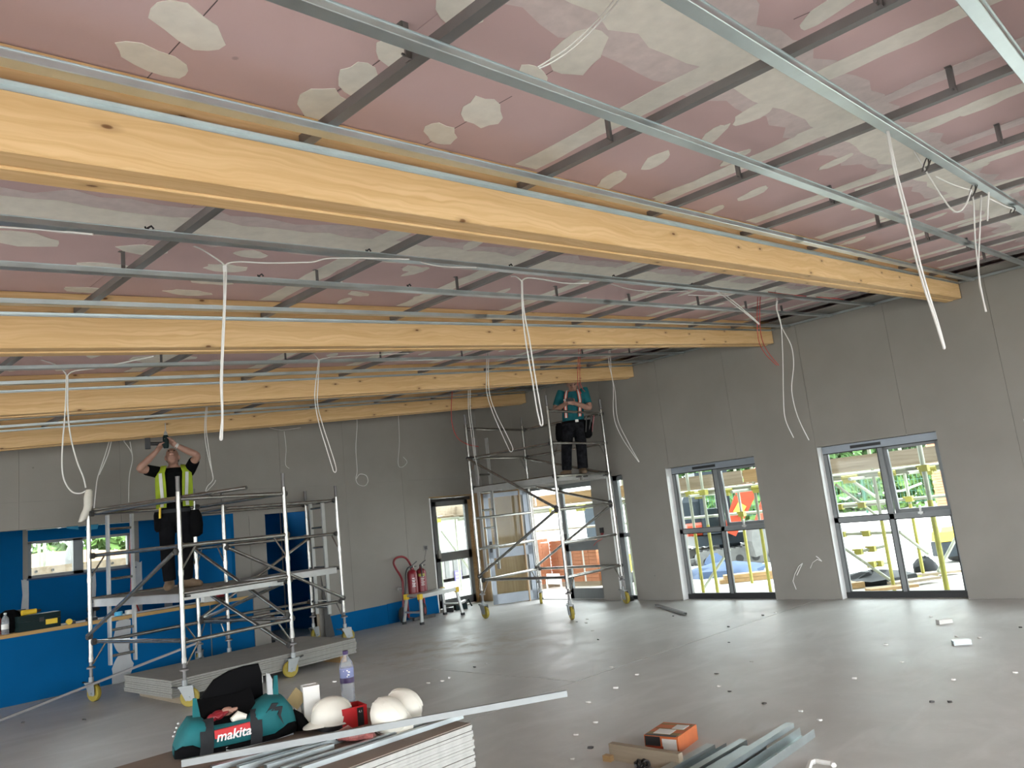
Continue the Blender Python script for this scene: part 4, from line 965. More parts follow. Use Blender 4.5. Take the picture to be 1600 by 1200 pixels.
steel('bright steel channel on the brown sheet nearest the white board edges', S(470, 1206, .0), S(722, 1122, .0), .030, .022, True)
steel('bright steel channel beside the one nearest the white board edges', S(440, 1206, .0), S(719, 1117, .0), .022, .02, True)
steel('short steel channel lying right in front of the tool bag', S(352, 1176, .0), S(457, 1147, .0), .03, .027, True)
for i, (a, b) in enumerate((((330, 1206), (546, 1146)), ((372, 1206), (556, 1152)), ((415, 1204), (520, 1170)))):
    steel(f'dull steel channel under the long angle on the tall stack, {ORD[i]} from the bag', S(*a), S(*b), .032, .025, i != 1)
q0 = atz(-14, 1133, .02); q1 = V((3.553, 9.84, .300)); dd = q1-q0
steel('long thin steel channel propped from the floor over the corner of the low stack', q0, q0+dd*1.62, .035, .025, True, mat='darkened_steel')
for i, (y, x, w, h, z, fl, lb) in enumerate(((2.44, 5.02, .095, .05, 0, False, 'widest steel stud of the floor bundle, on its outer side away from the orange box'), (2.53, 4.98, .05, .03, .055, True, 'bright steel stud lying on top of the widest stud of the floor bundle'),
        (2.56, 4.62, .07, .045, 0, True, 'steel stud of the floor bundle, second from the widest stud'), (2.64, 4.58, .045, .04, .0, True, 'steel stud of the floor bundle, third from the widest stud'),
        (2.70, 4.66, .05, .05, 0, True, 'steel stud of the floor bundle, fourth from the widest stud'), (2.765, 4.60, .05, .035, 0, False, 'steel stud of the floor bundle, second from the orange box'),
        (2.84, 4.50, .06, .05, 0, True, 'steel stud of the floor bundle, the one nearest the orange box'))):
    steel(lb, (2.6, y-.03+i*.012, z+.001), (x, y, z+.001), w, h, fl, 0, 'steel_stud')
steel('dark steel offcut lying on the floor before the pier next to the tower', atz(1026, 947, .005), atz(1071, 961, .005), .05, .03, True, mat='darkened_steel', name='steel_offcut')
steel('short galvanised offcut on the floor, the one nearer the camera of two', atz(1489, 1008, .002), atz(1517, 1006, .002), .06, .04, True, name='steel_offcut')
m = MB(); p = atz(1476, 974); m.obox(p+V((0, 0, .022)), (V((.75, -.66, 0)), V((.66, .75, 0)), (0, 0, 1)), (.15, .06, .042)); tag(m.build('white_offcut', 'white_card', loc=p), 'small white offcut block on the floor before the larger window', 'offcut')

# ------------------------------------------------------------------ tool bag
def text_mesh(body, size, mat, name, parent, origin, xa, ya, thick=.0012, shear=.0, bold=0.0, align='CENTER'):
    cu = bpy.data.curves.new(name, 'FONT'); cu.body = body; cu.size = size; cu.shear = shear; cu.offset = bold; cu.align_x = align; cu.align_y = 'CENTER'; cu.extrude = thick/2; cu.resolution_u = 3
    tmp = bpy.data.objects.new('tmp', cu); COL.objects.link(tmp); dg = bpy.context.evaluated_depsgraph_get()
    me = bpy.data.meshes.new_from_object(tmp.evaluated_get(dg)); bpy.data.objects.remove(tmp); bpy.data.curves.remove(cu)
    xa, ya = V(xa).normalized(), V(ya).normalized(); za = xa.cross(ya)
    off = V((0, 0, 0)); q = parent
    while q is not None: off += q.location; q = q.parent
    R = Matrix((xa, ya, za)).transposed()
    for v in me.vertices: v.co = R @ v.co + V(origin) - off
    me.name = name; me.materials.clear(); me.materials.append(MATS[mat]); o = bpy.data.objects.new(name, me); COL.objects.link(o); o.parent = parent; return o
A, Bq = S(283, 1193), S(466, 1150); Xd = (Bq-A); BL = Xd.length; Xd.normalize(); Yd = V((-Xd.y, Xd.x, 0)); Zd = V((0, 0, 1))
bag = thing('tool_bag', 'open teal fabric tool bag with black base and red lettered badge', 'tool bag', (A+Bq)/2)
o_ = A+Yd*.14
def bp(s, y, z): return o_+Xd*(s*BL)+Yd*y+Zd*z
# body: cross sections along the bag; wide-open mouth
secs = [(-.03, .06, .06, .06), (.02, .11, .12, .12), (.10, .135, .175, .155), (.20, .14, .17, .15), (.26, .138, .135, .17), (.45, .14, .130, .17), (.58, .14, .135, .17), (.68, .14, .18, .18), (.80, .138, .208, .18), (.92, .125, .195, .165), (.99, .10, .14, .12), (1.03, .05, .07, .06)]
def section(w, h, front):
    out = []
    for k in range(20):
        t = -PI*.5+2*PI*k/20; out.append((w*math.copysign(abs(math.cos(t))**.6, math.cos(t)), h/2+h/2*math.copysign(abs(math.sin(t))**.7, math.sin(t))))
    return out
m = MB(); m.loft([[bp(s, y, max(z, .004)) for y, z in section(w, h, f)] for s, w, h, f in secs]); body = m.build('bag_body', 'teal_cloth', bag, smooth=60)
m = MB(); m.loft([[bp(s, y*1.02, max(0.0, z*.9)) for y, z in section(w+.004, min(h, .045 if .15 < s < .9 else .10), f)] for s, w, h, f in secs]); m.build('bag_base', 'black_cloth', bag, smooth=60)
# mouth: dark lining hollow with a raised far flap
m = MB()
m.loft([[bp(s, y, z) for y, z in ((-.085, .128+dz), (-.03, .150+dz), (.03, .19+dz), (.10, .23+dz), (.125, .19+dz), (.06, .09), (-.06, .09))] for s, dz in ((.20, .01), (.28, .0), (.58, .0), (.68, .015))]); m.build('bag_opening', 'black_cloth', bag, smooth=40)
m = MB(); out = []
for s, z0, z1, y0 in ((.20, .12, .17, .10), (.26, .15, .245, .105), (.36, .15, .305, .115), (.50, .15, .335, .12), (.64, .15, .345, .125), (.78, .15, .345, .12), (.80, .14, .30, .115)):
    out.append([bp(s, y0, z0), bp(s, y0+.02, z0), bp(s, y0+.045, z1), bp(s, y0+.030, z1+.008), bp(s, y0+.015, z1)])
m.loft(out); m.build('bag_flap', 'black_cloth', bag, smooth=50)
m = MB(); m.loft([[bp(s, y, z) for y, z in ((-.005, .15), (.02, .15), (.02, z1), (-.005, z1))] for s, z1 in ((.80, .315), (.825, .31), (.845, .28))]); m.build('flap_lining', 'grey_filler', bag)
for s0, z1, lean in ((.17, .255, -.05), (.86, .29, .05)):
    m = MB(); m.loft([[bp(s0+a, y, z) for a, y, z in ((-.04, -.02, .16), (.03, -.02, .16), (.03+lean*.4, .03, z1), (.0+lean*.4, .03, z1))], [bp(s0+a, y+.012, z) for a, y, z in ((-.04, -.02, .16), (.03, -.02, .16), (.03+lean*.4, .03, z1), (.0+lean*.4, .03, z1))]]); m.build('end_flap', 'teal_cloth', bag)
for s0, hw in ((.215, .055), (.635, .050)):
    m = MB(); m.loft([[bp(s+d, -w-e, z) for d, e in ((-hw, .003), (hw, .003), (hw, .010), (-hw, .010))] for s, w, z in ((s0-.01, .137, .012), (s0, .141, .065), (s0, .134, .110), (s0+.01, .110, .140), (s0+.02, .07, .165))]); m.build('carry_strap', 'charcoal_cloth', bag, smooth=40)
m = MB(); m.prism([(-.085, -.020), (.085, -.012), (.085, .022), (-.085, .018)], bp(.43, -.1450, .096), bp(.43, -.138, .098), Xd, (Zd*.95+Yd*.30)); bd = m.build('badge', 'red_card', bag)
text_mesh('makita', .062, 'lettering_white', 'badge_lettering', bd, bp(.435, -.1500, .082), Xd, Zd*.95+Yd*.30, .002, .25, .0012)
m = MB(); m.tube([bp(.44, -.09, .138), bp(.50, -.08, .150), bp(.57, -.09, .138)], [.012, .024, .012], 10); m.build('end_handle', 'helmet_white', bag, smooth=60)
pts = [(-.035, .02), (.0, .06), (.03, .055), (.015, .04), (.05, .035), (.035, -.005), (.045, -.055), (.02, -.0), (.03, .02), (-.01, .025), (.0, .035), (-.025, .03)]
m = MB(); m.prism([(a, b) for a, b in pts], bp(.79, -.1430, .125), bp(.79, -.134, .127), Xd, (Zd*.93+Yd*.36)); m.build('zigzag_mark', 'charcoal_cloth', bag)
for s0, sg in ((.01, -1), (1.0, 1)):
    m = MB(); P = bp(s0, -.02, .16)
    for k in range(4): m.lathe(P+Xd*(sg*.008*k)-Zd*(.018*k), [(.003, -.002), (.006, 0), (.003, .002)], 8, Yd)
    m.build('strap_clip', 'alloy_flat', bag, smooth=50)
m = MB(); m.tube([bp(1.0, -.03, .10), bp(1.06, -.05, .07), bp(1.09, -.06, .03), bp(1.07, -.02, .012), bp(1.02, .03, .03)], [.02, .026, .03, .028, .02], 8); m.build('shoulder_strap', 'black_cloth', bag, smooth=60)
for s, y, z, r, mt in ((.34, -.04, .165, .024, 'red_paint'), (.42, -.03, .172, .022, 'skin'), (.29, -.05, .160, .020, 'red_paint')):
    tg = thing('glove_bundle', {'.34': 'crumpled red glove inside the open teal tool bag', '.42': 'tan glove between the red ones inside the tool bag', '.29': 'red glove at the bag mouth above the strap'}[f'{s:.2f}'[1:]], 'glove', bp(s, y, z))
    m = MB(); m.ball(bp(s, y, z), (r*1.5, r, r)); m.build('palm', mt, tg, smooth=60)
    m = MB()
    for k in range(4): m.tube([bp(s+.02+.012*k, y-.01, z+.005), bp(s+.05+.012*k, y-.02, z-.004+.004*k)], [.010, .007], 6)
    m.build('fingers', mt, tg, smooth=60)

# ------------------------------------------------------------------ white open carton, helmets, red box, bottle
p = S(490, 1138); c = thing('open_carton', 'tall white carton with its brown flap folded out, beside the bag', 'carton', p)
fx = V((.93, -.37, 0)).normalized(); fy = V((-fx.y, fx.x, 0)); w, h, d = .088, .215, .085
def bx(P, a, b, z): return P+fx*a+fy*b+V((0, 0, z))
m = MB()
for a0, a1, b0_, b1_ in ((-w/2, w/2, 0, .003), (-w/2, w/2, d-.003, d), (-w/2, -w/2+.003, 0, d), (w/2-.003, w/2, 0, d)): m.obox(bx(p, (a0+a1)/2, (b0_+b1_)/2, h/2), (fx, fy, (0, 0, 1)), (a1-a0, b1_-b0_, h))
m.obox(bx(p, 0, d/2, .003), (fx, fy, (0, 0, 1)), (w, d, .004)); m.build('carton_wall', 'white_card', c)
m = MB(); m.obox(bx(p, 0, d/2, h-.03), (fx, fy, (0, 0, 1)), (w-.008, d-.008, .002)); m.build('carton_inside', 'brown_card', c)
m = MB(); q = bx(p, -w/2-.032, .02, h-.055); m.prism([(-.055, 0), (.0, .06), (.055, .0), (.0, -.055)], q-fy*.002, q+fy*.002, fx, (0, 0, 1)); m.build('carton_flap', 'brown_card', c)
def helmet(label, ctr, up, fwd, r=.125):
    up = V(up).normalized(); fwd = (V(fwd)-up*V(fwd).dot(up)).normalized(); sd = up.cross(fwd); t = thing('safety_helmet', label, 'helmet', ctr); ctr = V(ctr)
    def ring(z, a, b, n=24): return [ctr+up*z+fwd*(b*math.cos(2*PI*i/n))+sd*(a*math.sin(2*PI*i/n)) for i in range(n)]
    out = [ring(z*r, a*r*.86, a*r*1.05) for z, a in ((0, 1.0), (.25, .99), (.5, .93), (.75, .80), (.95, .58), (1.06, .34), (1.10, .01))]
    inn = [ring(z*r-.004, a*r*.86-.004, a*r*1.05-.004) for z, a in ((1.06, .30), (.75, .78), (.25, .97), (0, .98))]
    m = MB(); m.loft(out+inn, cap=False); n = 24; s = m.build('shell', 'helmet_white', t, smooth=50)
    m = MB()
    for k in (-.22, .22): m.tube([ctr+up*(r*(.30+.84*math.sin(a)*.95*(1-abs(k)*.25)))+fwd*(r*1.0*math.cos(a))+sd*(k*r*.8) for a in [.35+i*(PI-.7)/8 for i in range(9)]], .004, 6)
    m.build('crown_rib', 'helmet_white', s, smooth=60)
    m = MB(); pk = []
    for i in range(13):
        a = -1.15+i*2.3/12; e = 1+.33*math.cos(a)**2*max(0, math.cos(a)); pk.append([ctr+fwd*(r*1.04*math.cos(a)*q)+sd*(r*.86*math.sin(a)*q)+up*(z-.018*(q-1)/.3) for q, z in ((.98, .0), (e+.05, -.004), (e+.05, -.008), (.98, -.006))])
    m.loft(pk); m.build('peak', 'helmet_white', s, smooth=50)
    m = MB(); m.loft([ring(-.002, r*.87, r*1.06), ring(-.010, r*.90, r*1.10), ring(-.014, r*.86, r*1.05)], cap=False); m.build('brim', 'helmet_white', s, smooth=50)
    m = MB(); m.lathe(ctr-up*.03, [(r*.74, -.012), (r*.76, 0), (r*.76, .02), (r*.73, .02), (r*.73, -.012)], 20, up, closed=True); m.build('headband', 'black_plastic', t, smooth=50)
    return t
toE = V((-.55, -.83, 0))
helmet('white safety helmet standing between the carton and the red box', S(519, 1124, .045), (.02, -.06, 1), RGT*-1+toE*.3, .105)
helmet('white safety helmet tipped on its side right of the red box', S(609, 1122, .068), toE*.62+V((0, 0, .75))+RGT*-.25, V((0, 0, -1))+RGT*.75, .100)
helmet('white safety helmet leaning behind the tipped one', S(629, 1109, .070), RGT*.35+V((0, 0, .9))+toE*.2, RGT*.6+V((0, 0, -1)), .096)
p = S(556, 1136); c = thing('red_box', 'open red cardboard box with black panel between the helmets', 'box', p)
fx = V((.97, -.25, 0)).normalized(); fy = V((-fx.y, fx.x, 0)); w, h, d = .135, .10, .13
m = MB()
for a0, a1, b0_, b1_ in ((-w/2, w/2, 0, .004), (-w/2, w/2, d-.004, d), (-w/2, -w/2+.004, 0, d), (w/2-.004, w/2, 0, d)): m.obox(bx(p, (a0+a1)/2, (b0_+b1_)/2, h/2), (fx, fy, (0, 0, 1)), (a1-a0, b1_-b0_, h))
m.obox(bx(p, 0, d/2, .02), (fx, fy, (0, 0, 1)), (w, d, .004)); m.build('box_wall', 'red_card', c)
m = MB(); m.obox(bx(p, .03, -.001, h*.47), (fx, fy, (0, 0, 1)), (.034, .002, h*.9)); m.build('black_panel', 'black_plastic', c)
text_mesh('4.1', .016, 'lettering_white', 'panel_lettering', c, bx(p, .03, -.003, h*.72), fx, (0, 0, 1), .001)
m = MB(); m.obox(bx(p, w/2+.001, .05, h*.7), (fx, fy, (0, 0, 1)), (.002, .05, .035)); m.build('white_label', 'white_card', c)
p = S(545, 1099); bt = thing('water_bottle', 'clear plastic water bottle with purple label standing behind the helmets', 'bottle', p)
m = MB(); m.lathe(p, [(.030, 0), (.038, .006), (.040, .02), (.038, .05), (.041, .055), (.038, .09), (.041, .095), (.041, .12), (.0405, .215), (.036, .235), (.024, .255), (.015, .268), (.0145, .285)], 20); m.build('bottle_body', 'bottle_plastic', bt, smooth=50)
m = MB(); m.lathe(p, [(.028, .004), (.036, .009), (.0365, .02), (.0365, .115), (.001, .116)], 20); m.build('water', 'bottle_plastic', bt, smooth=50)
m = MB(); m.lathe(p, [(.0418, .122), (.0422, .124), (.0422, .150), (.0418, .151)], 20); m.build('label_band', 'purple_label', bt, smooth=50)
m = MB(); m.lathe(p, [(.0418, .151), (.0421, .152), (.0421, .205), (.0418, .206)], 20); lb_ = m.build('bottle_label', 'bottle_blue', bt, smooth=50)
m = MB(); q = p+toE*.042
for k, (a, z) in enumerate(((-.014, .190), (.002, .194), (.014, .186), (-.008, .172), (.010, .170), (-.002, .160))): m.obox(q+RGT*a+V((0, 0, z))+toE*-.002, (RGT, (0, 0, 1), toE), (.013, .007, .004))
m.build('label_print', 'lettering_white', lb_)
m = MB(); m.lathe(p, [(.016, .282), (.017, .284), (.017, .302), (.014, .304)], 16); m.build('cap', 'purple_label', bt, smooth=50)
m = MB(); m.box((0, 0, 0), (.01, .01, .01))
p = S(556, 1158); t = thing('plastic_pack', 'crumpled clear pack with red print lying under the long steel angle', 'pack', p); m = MB()
m.loft([[p+RGT*(l+random.uniform(-.006, .006))+V((0, 0, max(.002, .032*s*(1+math.sin(2*PI*i/12+l*50)*.15)+.032*s*math.sin(2*PI*i/12))))+toE*(.05*s*math.cos(2*PI*i/12)) for i in range(12)] for l, s in ((-.085, .35), (-.07, .9), (-.03, 1.1), (.0, .8), (.04, 1.15), (.08, .9), (.10, .4))]); m.build('film', 'clear_print', t, smooth=30)
m = MB(); m.tube([p+RGT*-.085+V((0, 0, .02)), p+RGT*-.13+V((0, 0, .03)), p+RGT*-.15+V((0, 0, .012))], [.018, .012, .018], 8); m.build('twist', 'dark_rubber', t, smooth=60)
p = S(520, 1140); t = thing('sanding_block', 'dark flat sanding block lying before the upright helmet', 'block', p); m = MB(); m.obox(p+V((0, 0, .012)), (RGT, toE, (0, 0, 1)), (.13, .06, .024)); m.build('pad', 'charcoal_cloth', t); m = MB(); m.tube([p+V((-.02, .02, .024)), p+V((0, .0, .045)), p+V((.02, -.02, .024))], .008, 6); m.build('strap', 'dark_rubber', t)

# ------------------------------------------------------------------ orange carton, timber, strips on the floor
p, q = atz(1009, 1172), atz(1062, 1177); fx = (q-p); w = fx.length; fx.normalize(); fy = V((-fx.y, fx.x, 0)); d, h = .30, .095
c = thing('orange_carton', 'orange carton with black and white print lying beside the steel studs', 'carton', (p+q)/2)
m = MB(); m.obox(p+fx*w/2+fy*d/2+V((0, 0, h/2)), (fx, fy, (0, 0, 1)), (w, d, h)); cb = m.build('carton_body', 'orange_card', c)
m = MB()
for a, b, l, e in ((.5, .17, .94, .05), (.5, .52, .90, .01), (.5, .86, .94, .02)): m.obox(p+fx*w*a+fy*d*b+V((0, 0, h+.001)), (fx, fy, (0, 0, 1)), (w*l, e, .003))
m.build('lid_fold', 'brown_card', c)
for a, b, l, e, mt in ((.45, .30, .5, .10, 'white_card'), (.7, .68, .35, .09, 'white_card'), (.5, .02, .9, .03, 'dark_iron')):
    m = MB(); m.obox(p+fx*w*a+fy*d*b+V((0, 0, h+.003)), (fx, fy, (0, 0, 1)), (w*l, e, .002)); m.build('printed_patch', mt, c)
for a, z, l, e, mt in ((.25, .06, .45, .06, 'black_plastic'), (.74, .045, .42, .07, 'white_card'), (.3, .018, .5, .03, 'orange_paint')):
    m = MB(); m.obox(p+fx*w*a-fy*.001+V((0, 0, z)), (fx, fy, (0, 0, 1)), (w*l, .002, e)); m.build('printed_patch', mt, c)
p, q = atz(957, 1186), atz(1075, 1206); u = (q-p).normalized(); m = MB(); m.obox(p+u*.26+V((0, 0, .05)), (u, u.cross(V((0, 0, 1))), (0, 0, 1)), (.52, .045, .10)); tag(m.build('timber_offcut', 'plank', loc=p), 'pale timber length standing on edge beside the orange carton', 'timber')
m = MB(); q = atz(951, 1189); m.obox(q+V((0, 0, .018)), (u, u.cross(V((0, 0, 1))), (0, 0, 1)), (.06, .04, .035)); tag(m.build('timber_block', 'batten', loc=q), 'small brown timber block at the end of the pale timber', 'block')
p = atz(1003, 1200); t = thing('cable_clip_pack', 'bunch of black clips lying before the pale timber', 'clips', p); 
for k in range(5):
    m = MB(); a = k*1.3; cc = p+V((math.cos(a)*.035, math.sin(a)*.03, .022)); m.lathe(cc, [(.016, -.006), (.024, -.006), (.024, .006), (.016, .006)], 10, (math.cos(a*2), math.sin(a*2), .4), closed=True); m.build('clip', 'black_plastic', t)
m = MB(); m.obox(p+V((0, 0, .012)), (RGT, toE, (0, 0, 1)), (.03, .03, .02)); m.build('tag', 'white_card', t)
p = atz(1262, 1198); m = MB(); P = [atz(x, y, .01) for x, y in ((1262, 1204), (1266, 1192), (1275, 1189), (1300, 1193), (1303, 1196))]; m.tube(P, (.016), 6); tag(m.build('bent_strip', 'white_card', loc=p), 'bent white plastic strip on the floor right of the stud bundle', 'strip')
SCR = [(954,1043),(995,1055),(1175,1034),(1385,1008),(1336,1061),(1123,1073),(962,1076),(931,1130),(901,1149),(895,1186),(920,1098),(1252,1112),(1281,1126),(1454,964),(1495,995),(1531,997),(1409,1035),(1489,1063),(690,1065),(668,1068),(702,1060),(760,1037),(1212,958),(1217,1179),(1586,1052),(540,1062),(523,1066),(916,974),(925,986),(918,968)]
DRK = [(1139,1004),(1120,1053),(1140,1081),(1194,1100),(922,1170),(1484,1098),(1456,1098),(742,1043),(1192,962),(1595,981),(1139,980),(1052,963),(131,1125),(35,1130),(902,972),(935,1000)]
def scrap(x, y, mat, nm, lb, gp, r):
    p = atz(x, y, 0); m = MB(); n = 6; a0 = random.uniform(0, 6); hh = random.uniform(.006, .016)
    pts = [(r*random.uniform(.6, 1.3)*math.cos(a0+2*PI*i/n)*1.5, r*random.uniform(.5, 1.1)*math.sin(a0+2*PI*i/n)) for i in range(n)]
    m.prism(pts, p+V((0, 0, .0005)), p+V((random.uniform(-.01, .01), 0, hh)), RGT, HF); tag(m.build(nm, mat, loc=p), lb, 'scrap', gp)
for x, y in SCR: scrap(x, y, 'white_card', 'plaster_scrap', 'tiny white plaster scrap on the concrete floor', 'white scraps on the floor', .014)
for x, y in DRK: scrap(x, y, 'dark_iron', 'dark_scrap', 'tiny dark scrap on the concrete floor', 'dark scraps on the floor', .012)

# ================================================================== along the back wall
# hop-up bench
t = thing('hop_up_bench', 'aluminium hop-up work bench with yellow corner joints before the fire extinguishers', 'bench', (8.75, 10.55, 0))
z1 = .47
m = MB(); m.obox((8.745, 10.55, z1-.02), ((1, .06, 0), (-.06, 1, 0), (0, 0, 1)), (.86, .38, .035)); m.obox((8.745, 10.36, z1-.03), ((1, .06, 0), (-.06, 1, 0), (0, 0, 1)), (.86, .02, .06)); m.build('top', 'alloy_flat', t)
for x, s in ((8.33, -1), (9.16, 1)):
    for y in (10.375, 10.735):
        yy = y+(x-8.745)*.06; m = MB(); m.bar((x, yy, z1-.02), (x+s*.055, yy+(.05 if y > 10.5 else -.05), .03), .05, .028, (0, 1, 0)); l = m.build('leg', 'alloy_flat', t)
        m = MB(); m.obox((x+s*.057, yy+(.052 if y > 10.5 else -.052), .02), ((1, 0, 0), (0, 1, 0), (0, 0, 1)), (.06, .045, .04)); m.build('rubber_foot', 'dark_rubber', l)
        m = MB(); m.obox((x+s*.01, yy, z1-.035), ((1, 0, 0), (0, 1, 0), (0, 0, 1)), (.07, .06, .085)); m.build('corner_joint', 'yellow_plastic', l)
    m = MB(); m.bar((x+s*.034, 10.37+(x-8.745)*.06, .19), (x+s*.034, 10.74+(x-8.745)*.06, .19), .045, .028); m.build('step', 'alloy_flat', t)
# fire point trolley
t = thing('extinguisher_trolley', 'red tube trolley with black wheels holding two fire extinguishers at the wall', 'trolley', (8.65, 10.97, 0))
def W2(x, y, Y=10.97): return aty(x, y, Y)
m = MB(); m.tube(smooth_path([V((p.x, p.y, max(p.z, .06))) for p in [W2(629, 962), W2(630, 945), W2(630, 927), W2(628, 905), W2(619, 889), W2(615, 879), W2(619, 872), W2(629, 870), W2(637, 875), W2(645, 889)]], 4)+[W2(651, 912, 10.97), W2(655, 940)], .019, 8); m.build('handle_frame', 'red_paint', t, smooth=60)
for p in (V((8.40, 10.98, .13)), V((8.86, 10.98, .13))):
    m = MB(); m.lathe(p-V((.025, 0, 0))+V((0, -.01, 0)), [(.04, 0), (.115, .0), (.13, .012), (.13, .045), (.115, .057), (.04, .057)], 20, (.55, -.83, 0)); wv = m.build('wheel', 'dark_rubber', t, smooth=50)
    m = MB(); m.lathe(p-V((.025, 0, 0))+V((0, -.012, 0)), [(.01, -.002), (.055, -.002), (.055, .06), (.01, .062)], 14, (.55, -.83, 0)); m.build('hub', 'red_paint', wv, smooth=50)
m = MB(); m.tube([(8.42, 10.97, .13), (8.86, 10.97, .13)], .014, 8); m.box((8.5, 10.77, .395), (8.92, 10.99, .41)); m.bar((8.52, 10.95, .06), (8.52, 10.95, .40), .03, .03); m.bar((8.88, 10.95, .06), (8.88, 10.95, .40), .03, .03); m.build('carrier_plate', 'red_paint', t)
m = MB(); m.bar((8.55, 10.86, .03), (9.0, 10.84, .03), .06, .05); m.bar((8.52, 10.94, .06), (8.62, 10.86, .03), .03, .03); m.build('foot_plate', 'dark_iron', t)
m = MB(); m.tube([W2(622, 920), W2(626, 920)], .03, 8); m.build('bell', 'alloy_flat', t, smooth=50)
for i, (x, lb) in enumerate(((8.605, 'red fire extinguisher with black hose, the one beside the trolley handle'), (8.80, 'red fire extinguisher with pale label, the one nearer the glazed door'))):
    p = V((x, 10.865, .4112)); e = thing('fire_extinguisher', lb, 'extinguisher', p)
    m = MB(); m.lathe(p, [(.07, 0), (.088, .008), (.088, .36), (.08, .40), (.055, .43), (.025, .445), (.022, .47)], 20); m.build('cylinder', 'red_paint', e, smooth=50)
    m = MB(); m.tube([p+V((0, 0, .46)), p+V((0, 0, .505))], .02, 10); m.bar(p+V((-.01, 0, .50)), p+V((.09, -.04, .57)), .02, .012); m.bar(p+V((-.01, 0, .485)), p+V((.08, -.03, .49)), .02, .012); m.build('valve', 'black_plastic', e, smooth=40)
    m = MB(); m.lathe(p+V((.03, -.02, .485)), [(.002, -.004), (.016, -.004), (.016, .004), (.002, .004)], 10, (.5, -.8, 0)); m.build('gauge', 'helmet_white', e)
    cdir = V((-.60, -.80, 0)); sdir = V((.8, -.6, 0))
    def arc(z0, z1, a0, a1, mt, nm):
        m = MB(); out = []
        for k in range(7):
            a = a0+(a1-a0)*k/6; u = cdir*math.cos(a)+sdir*math.sin(a); out.append([p+u*.0885+V((0, 0, z0)), p+u*.090+V((0, 0, z0)), p+u*.090+V((0, 0, z1)), p+u*.0885+V((0, 0, z1))])
        m.loft(out); return m.build(nm, mt, e)
    if i: arc(.31, .355, -.6, .7, 'yellow_fitting', 'label_band')
    for z, a0, a1 in ((.30, -.1, .5), (.27, -.15, .55), (.245, -.1, .4), (.215, -.15, .55), (.19, -.1, .45), (.165, -.15, .5)): arc(z-.007, z+.004, a0, a1, 'lettering_white' if i == 0 else 'reflective', 'label_print')
    if i == 0: m = MB(); m.tube(smooth_path([p+V((-.01, -.01, .49)), p+V((-.10, -.03, .48)), p+V((-.17, -.05, .40)), p+V((-.20, -.06, .22)), p+V((-.23, -.06, .06))]), .013, 8); m.build('hose', 'black_plastic', e, smooth=60)
    else: m = MB(); m.tube(smooth_path([p+V((.0, -.02, .48)), p+V((-.05, -.08, .44)), p+V((-.06, -.10, .30))]), .011, 8); m.build('hose', 'black_plastic', e, smooth=60)
# small tool cases on the floor by the glazed door
p = atz(720, 952); t = thing('tool_case', 'small dark green tool case with clear lid on the floor at the bench', 'tool case', p)
m = MB(); m.obox(p+V((0, 0, .05)), ((.9, -.4, 0), (.4, .9, 0), (0, 0, 1)), (.22, .14, .10)); m.build('case_body', 'kit_green', t)
m = MB(); m.obox(p+V((.03, 0, .12)), ((.9, -.4, .3), (.4, .9, 0), (-.3, 0, 1)), (.16, .12, .03)); m.build('case_lid', 'alloy_flat', t); m = MB(); m.tube([p+V((.08, -.04, .10)), p+V((.15, -.06, .16)), p+V((.2, -.09, .03))], .014, 6); m.build('grip', 'kit_green', t)
p = atz(703, 956); m = MB(); m.obox(p+V((0, 0, .035)), (RGT, HF, (0, 0, 1)), (.13, .10, .07)); tag(m.build('plastic_tub', 'dark_rubber', loc=p), 'small dark tub on the floor beside the green tool case', 'tub')
p = atz(975, 941); p.x = XW-.06; m = MB(); m.obox(p+V((0, 0, .035)), ((0, 1, 0), (1, 0, 0), (0, 0, 1)), (.15, .10, .07)); m.obox(p+V((0, 0, .075)), ((0, 1, 0), (1, 0, 0), (0, 0, 1)), (.10, .07, .012)); tag(m.build('black_tin', 'black_plastic', loc=p), 'small black tin on the floor at the pier between door and window', 'tin')
# sockets and wire tails
p = aty(665, 856, YB-.001); t = thing('socket_box', 'dark socket box in the grey back wall above the extinguishers', 'socket', p)
m = MB(); m.box((p.x-.045, YB-.006, p.z-.045), (p.x+.045, YB-.0005, p.z+.045)); m.build('back_box', 'darkened_steel', t); m = MB(); m.box((p.x-.03, YB-.008, p.z-.025), (p.x+.03, YB-.0055, p.z+.03)); m.build('box_opening', 'black_plastic', t)
m = MB(); m.tube(smooth_path([p+V((0, -.008, -.02)), p+V((-.02, -.02, -.08)), p+V((-.06, -.01, -.2))]), .005, 6); m.build('wire_tail', 'darkened_steel', t, smooth=60)
p = atx(941, 829, XW-.001); t = thing('call_point', 'black and red call point with loose red wire on the pier beside the door', 'call point', p)
m = MB(); m.box((XW-.03, p.y-.035, p.z-.04), (XW-.0005, p.y+.035, p.z+.05)); m.build('call_box', 'black_plastic', t); m = MB(); m.box((XW-.032, p.y-.02, p.z-.07), (XW-.0005, p.y+.02, p.z-.038)); m.build('gland', 'red_paint', t)
m = MB(); m.tube(smooth_path([p+V((-.015, 0, -.07)), p+V((-.05, 0, -.14)), p+V((-.06, .10, -.18)), p+V((-.07, .17, -.24))]), .005, 6); m.build('wire', 'cable_red', t, smooth=60)
for lb, ss in (('white wire tail bowed down from a hole in the pier between the two windows', [[(1254,880),(1248,885),(1242,897),(1239,908),(1244,921)], [(1254,880),(1250,888),(1245,899)]]), ('short white wire pair sticking out of the pier beside the larger window', [[(1284,877),(1279,872),(1275,869)], [(1284,877),(1277,874),(1270,879),(1266,888)]])):
    q = atx(*ss[0][0], XW+.002); m = MB()
    for s in ss: m.tube([q]+[atx(x, y, XW-.03-.01*k) for k, (x, y) in enumerate(s[1:])], .006, 6)
    tag(m.build('wire_tail', 'cable_white', loc=q, smooth=60), lb, 'wire')

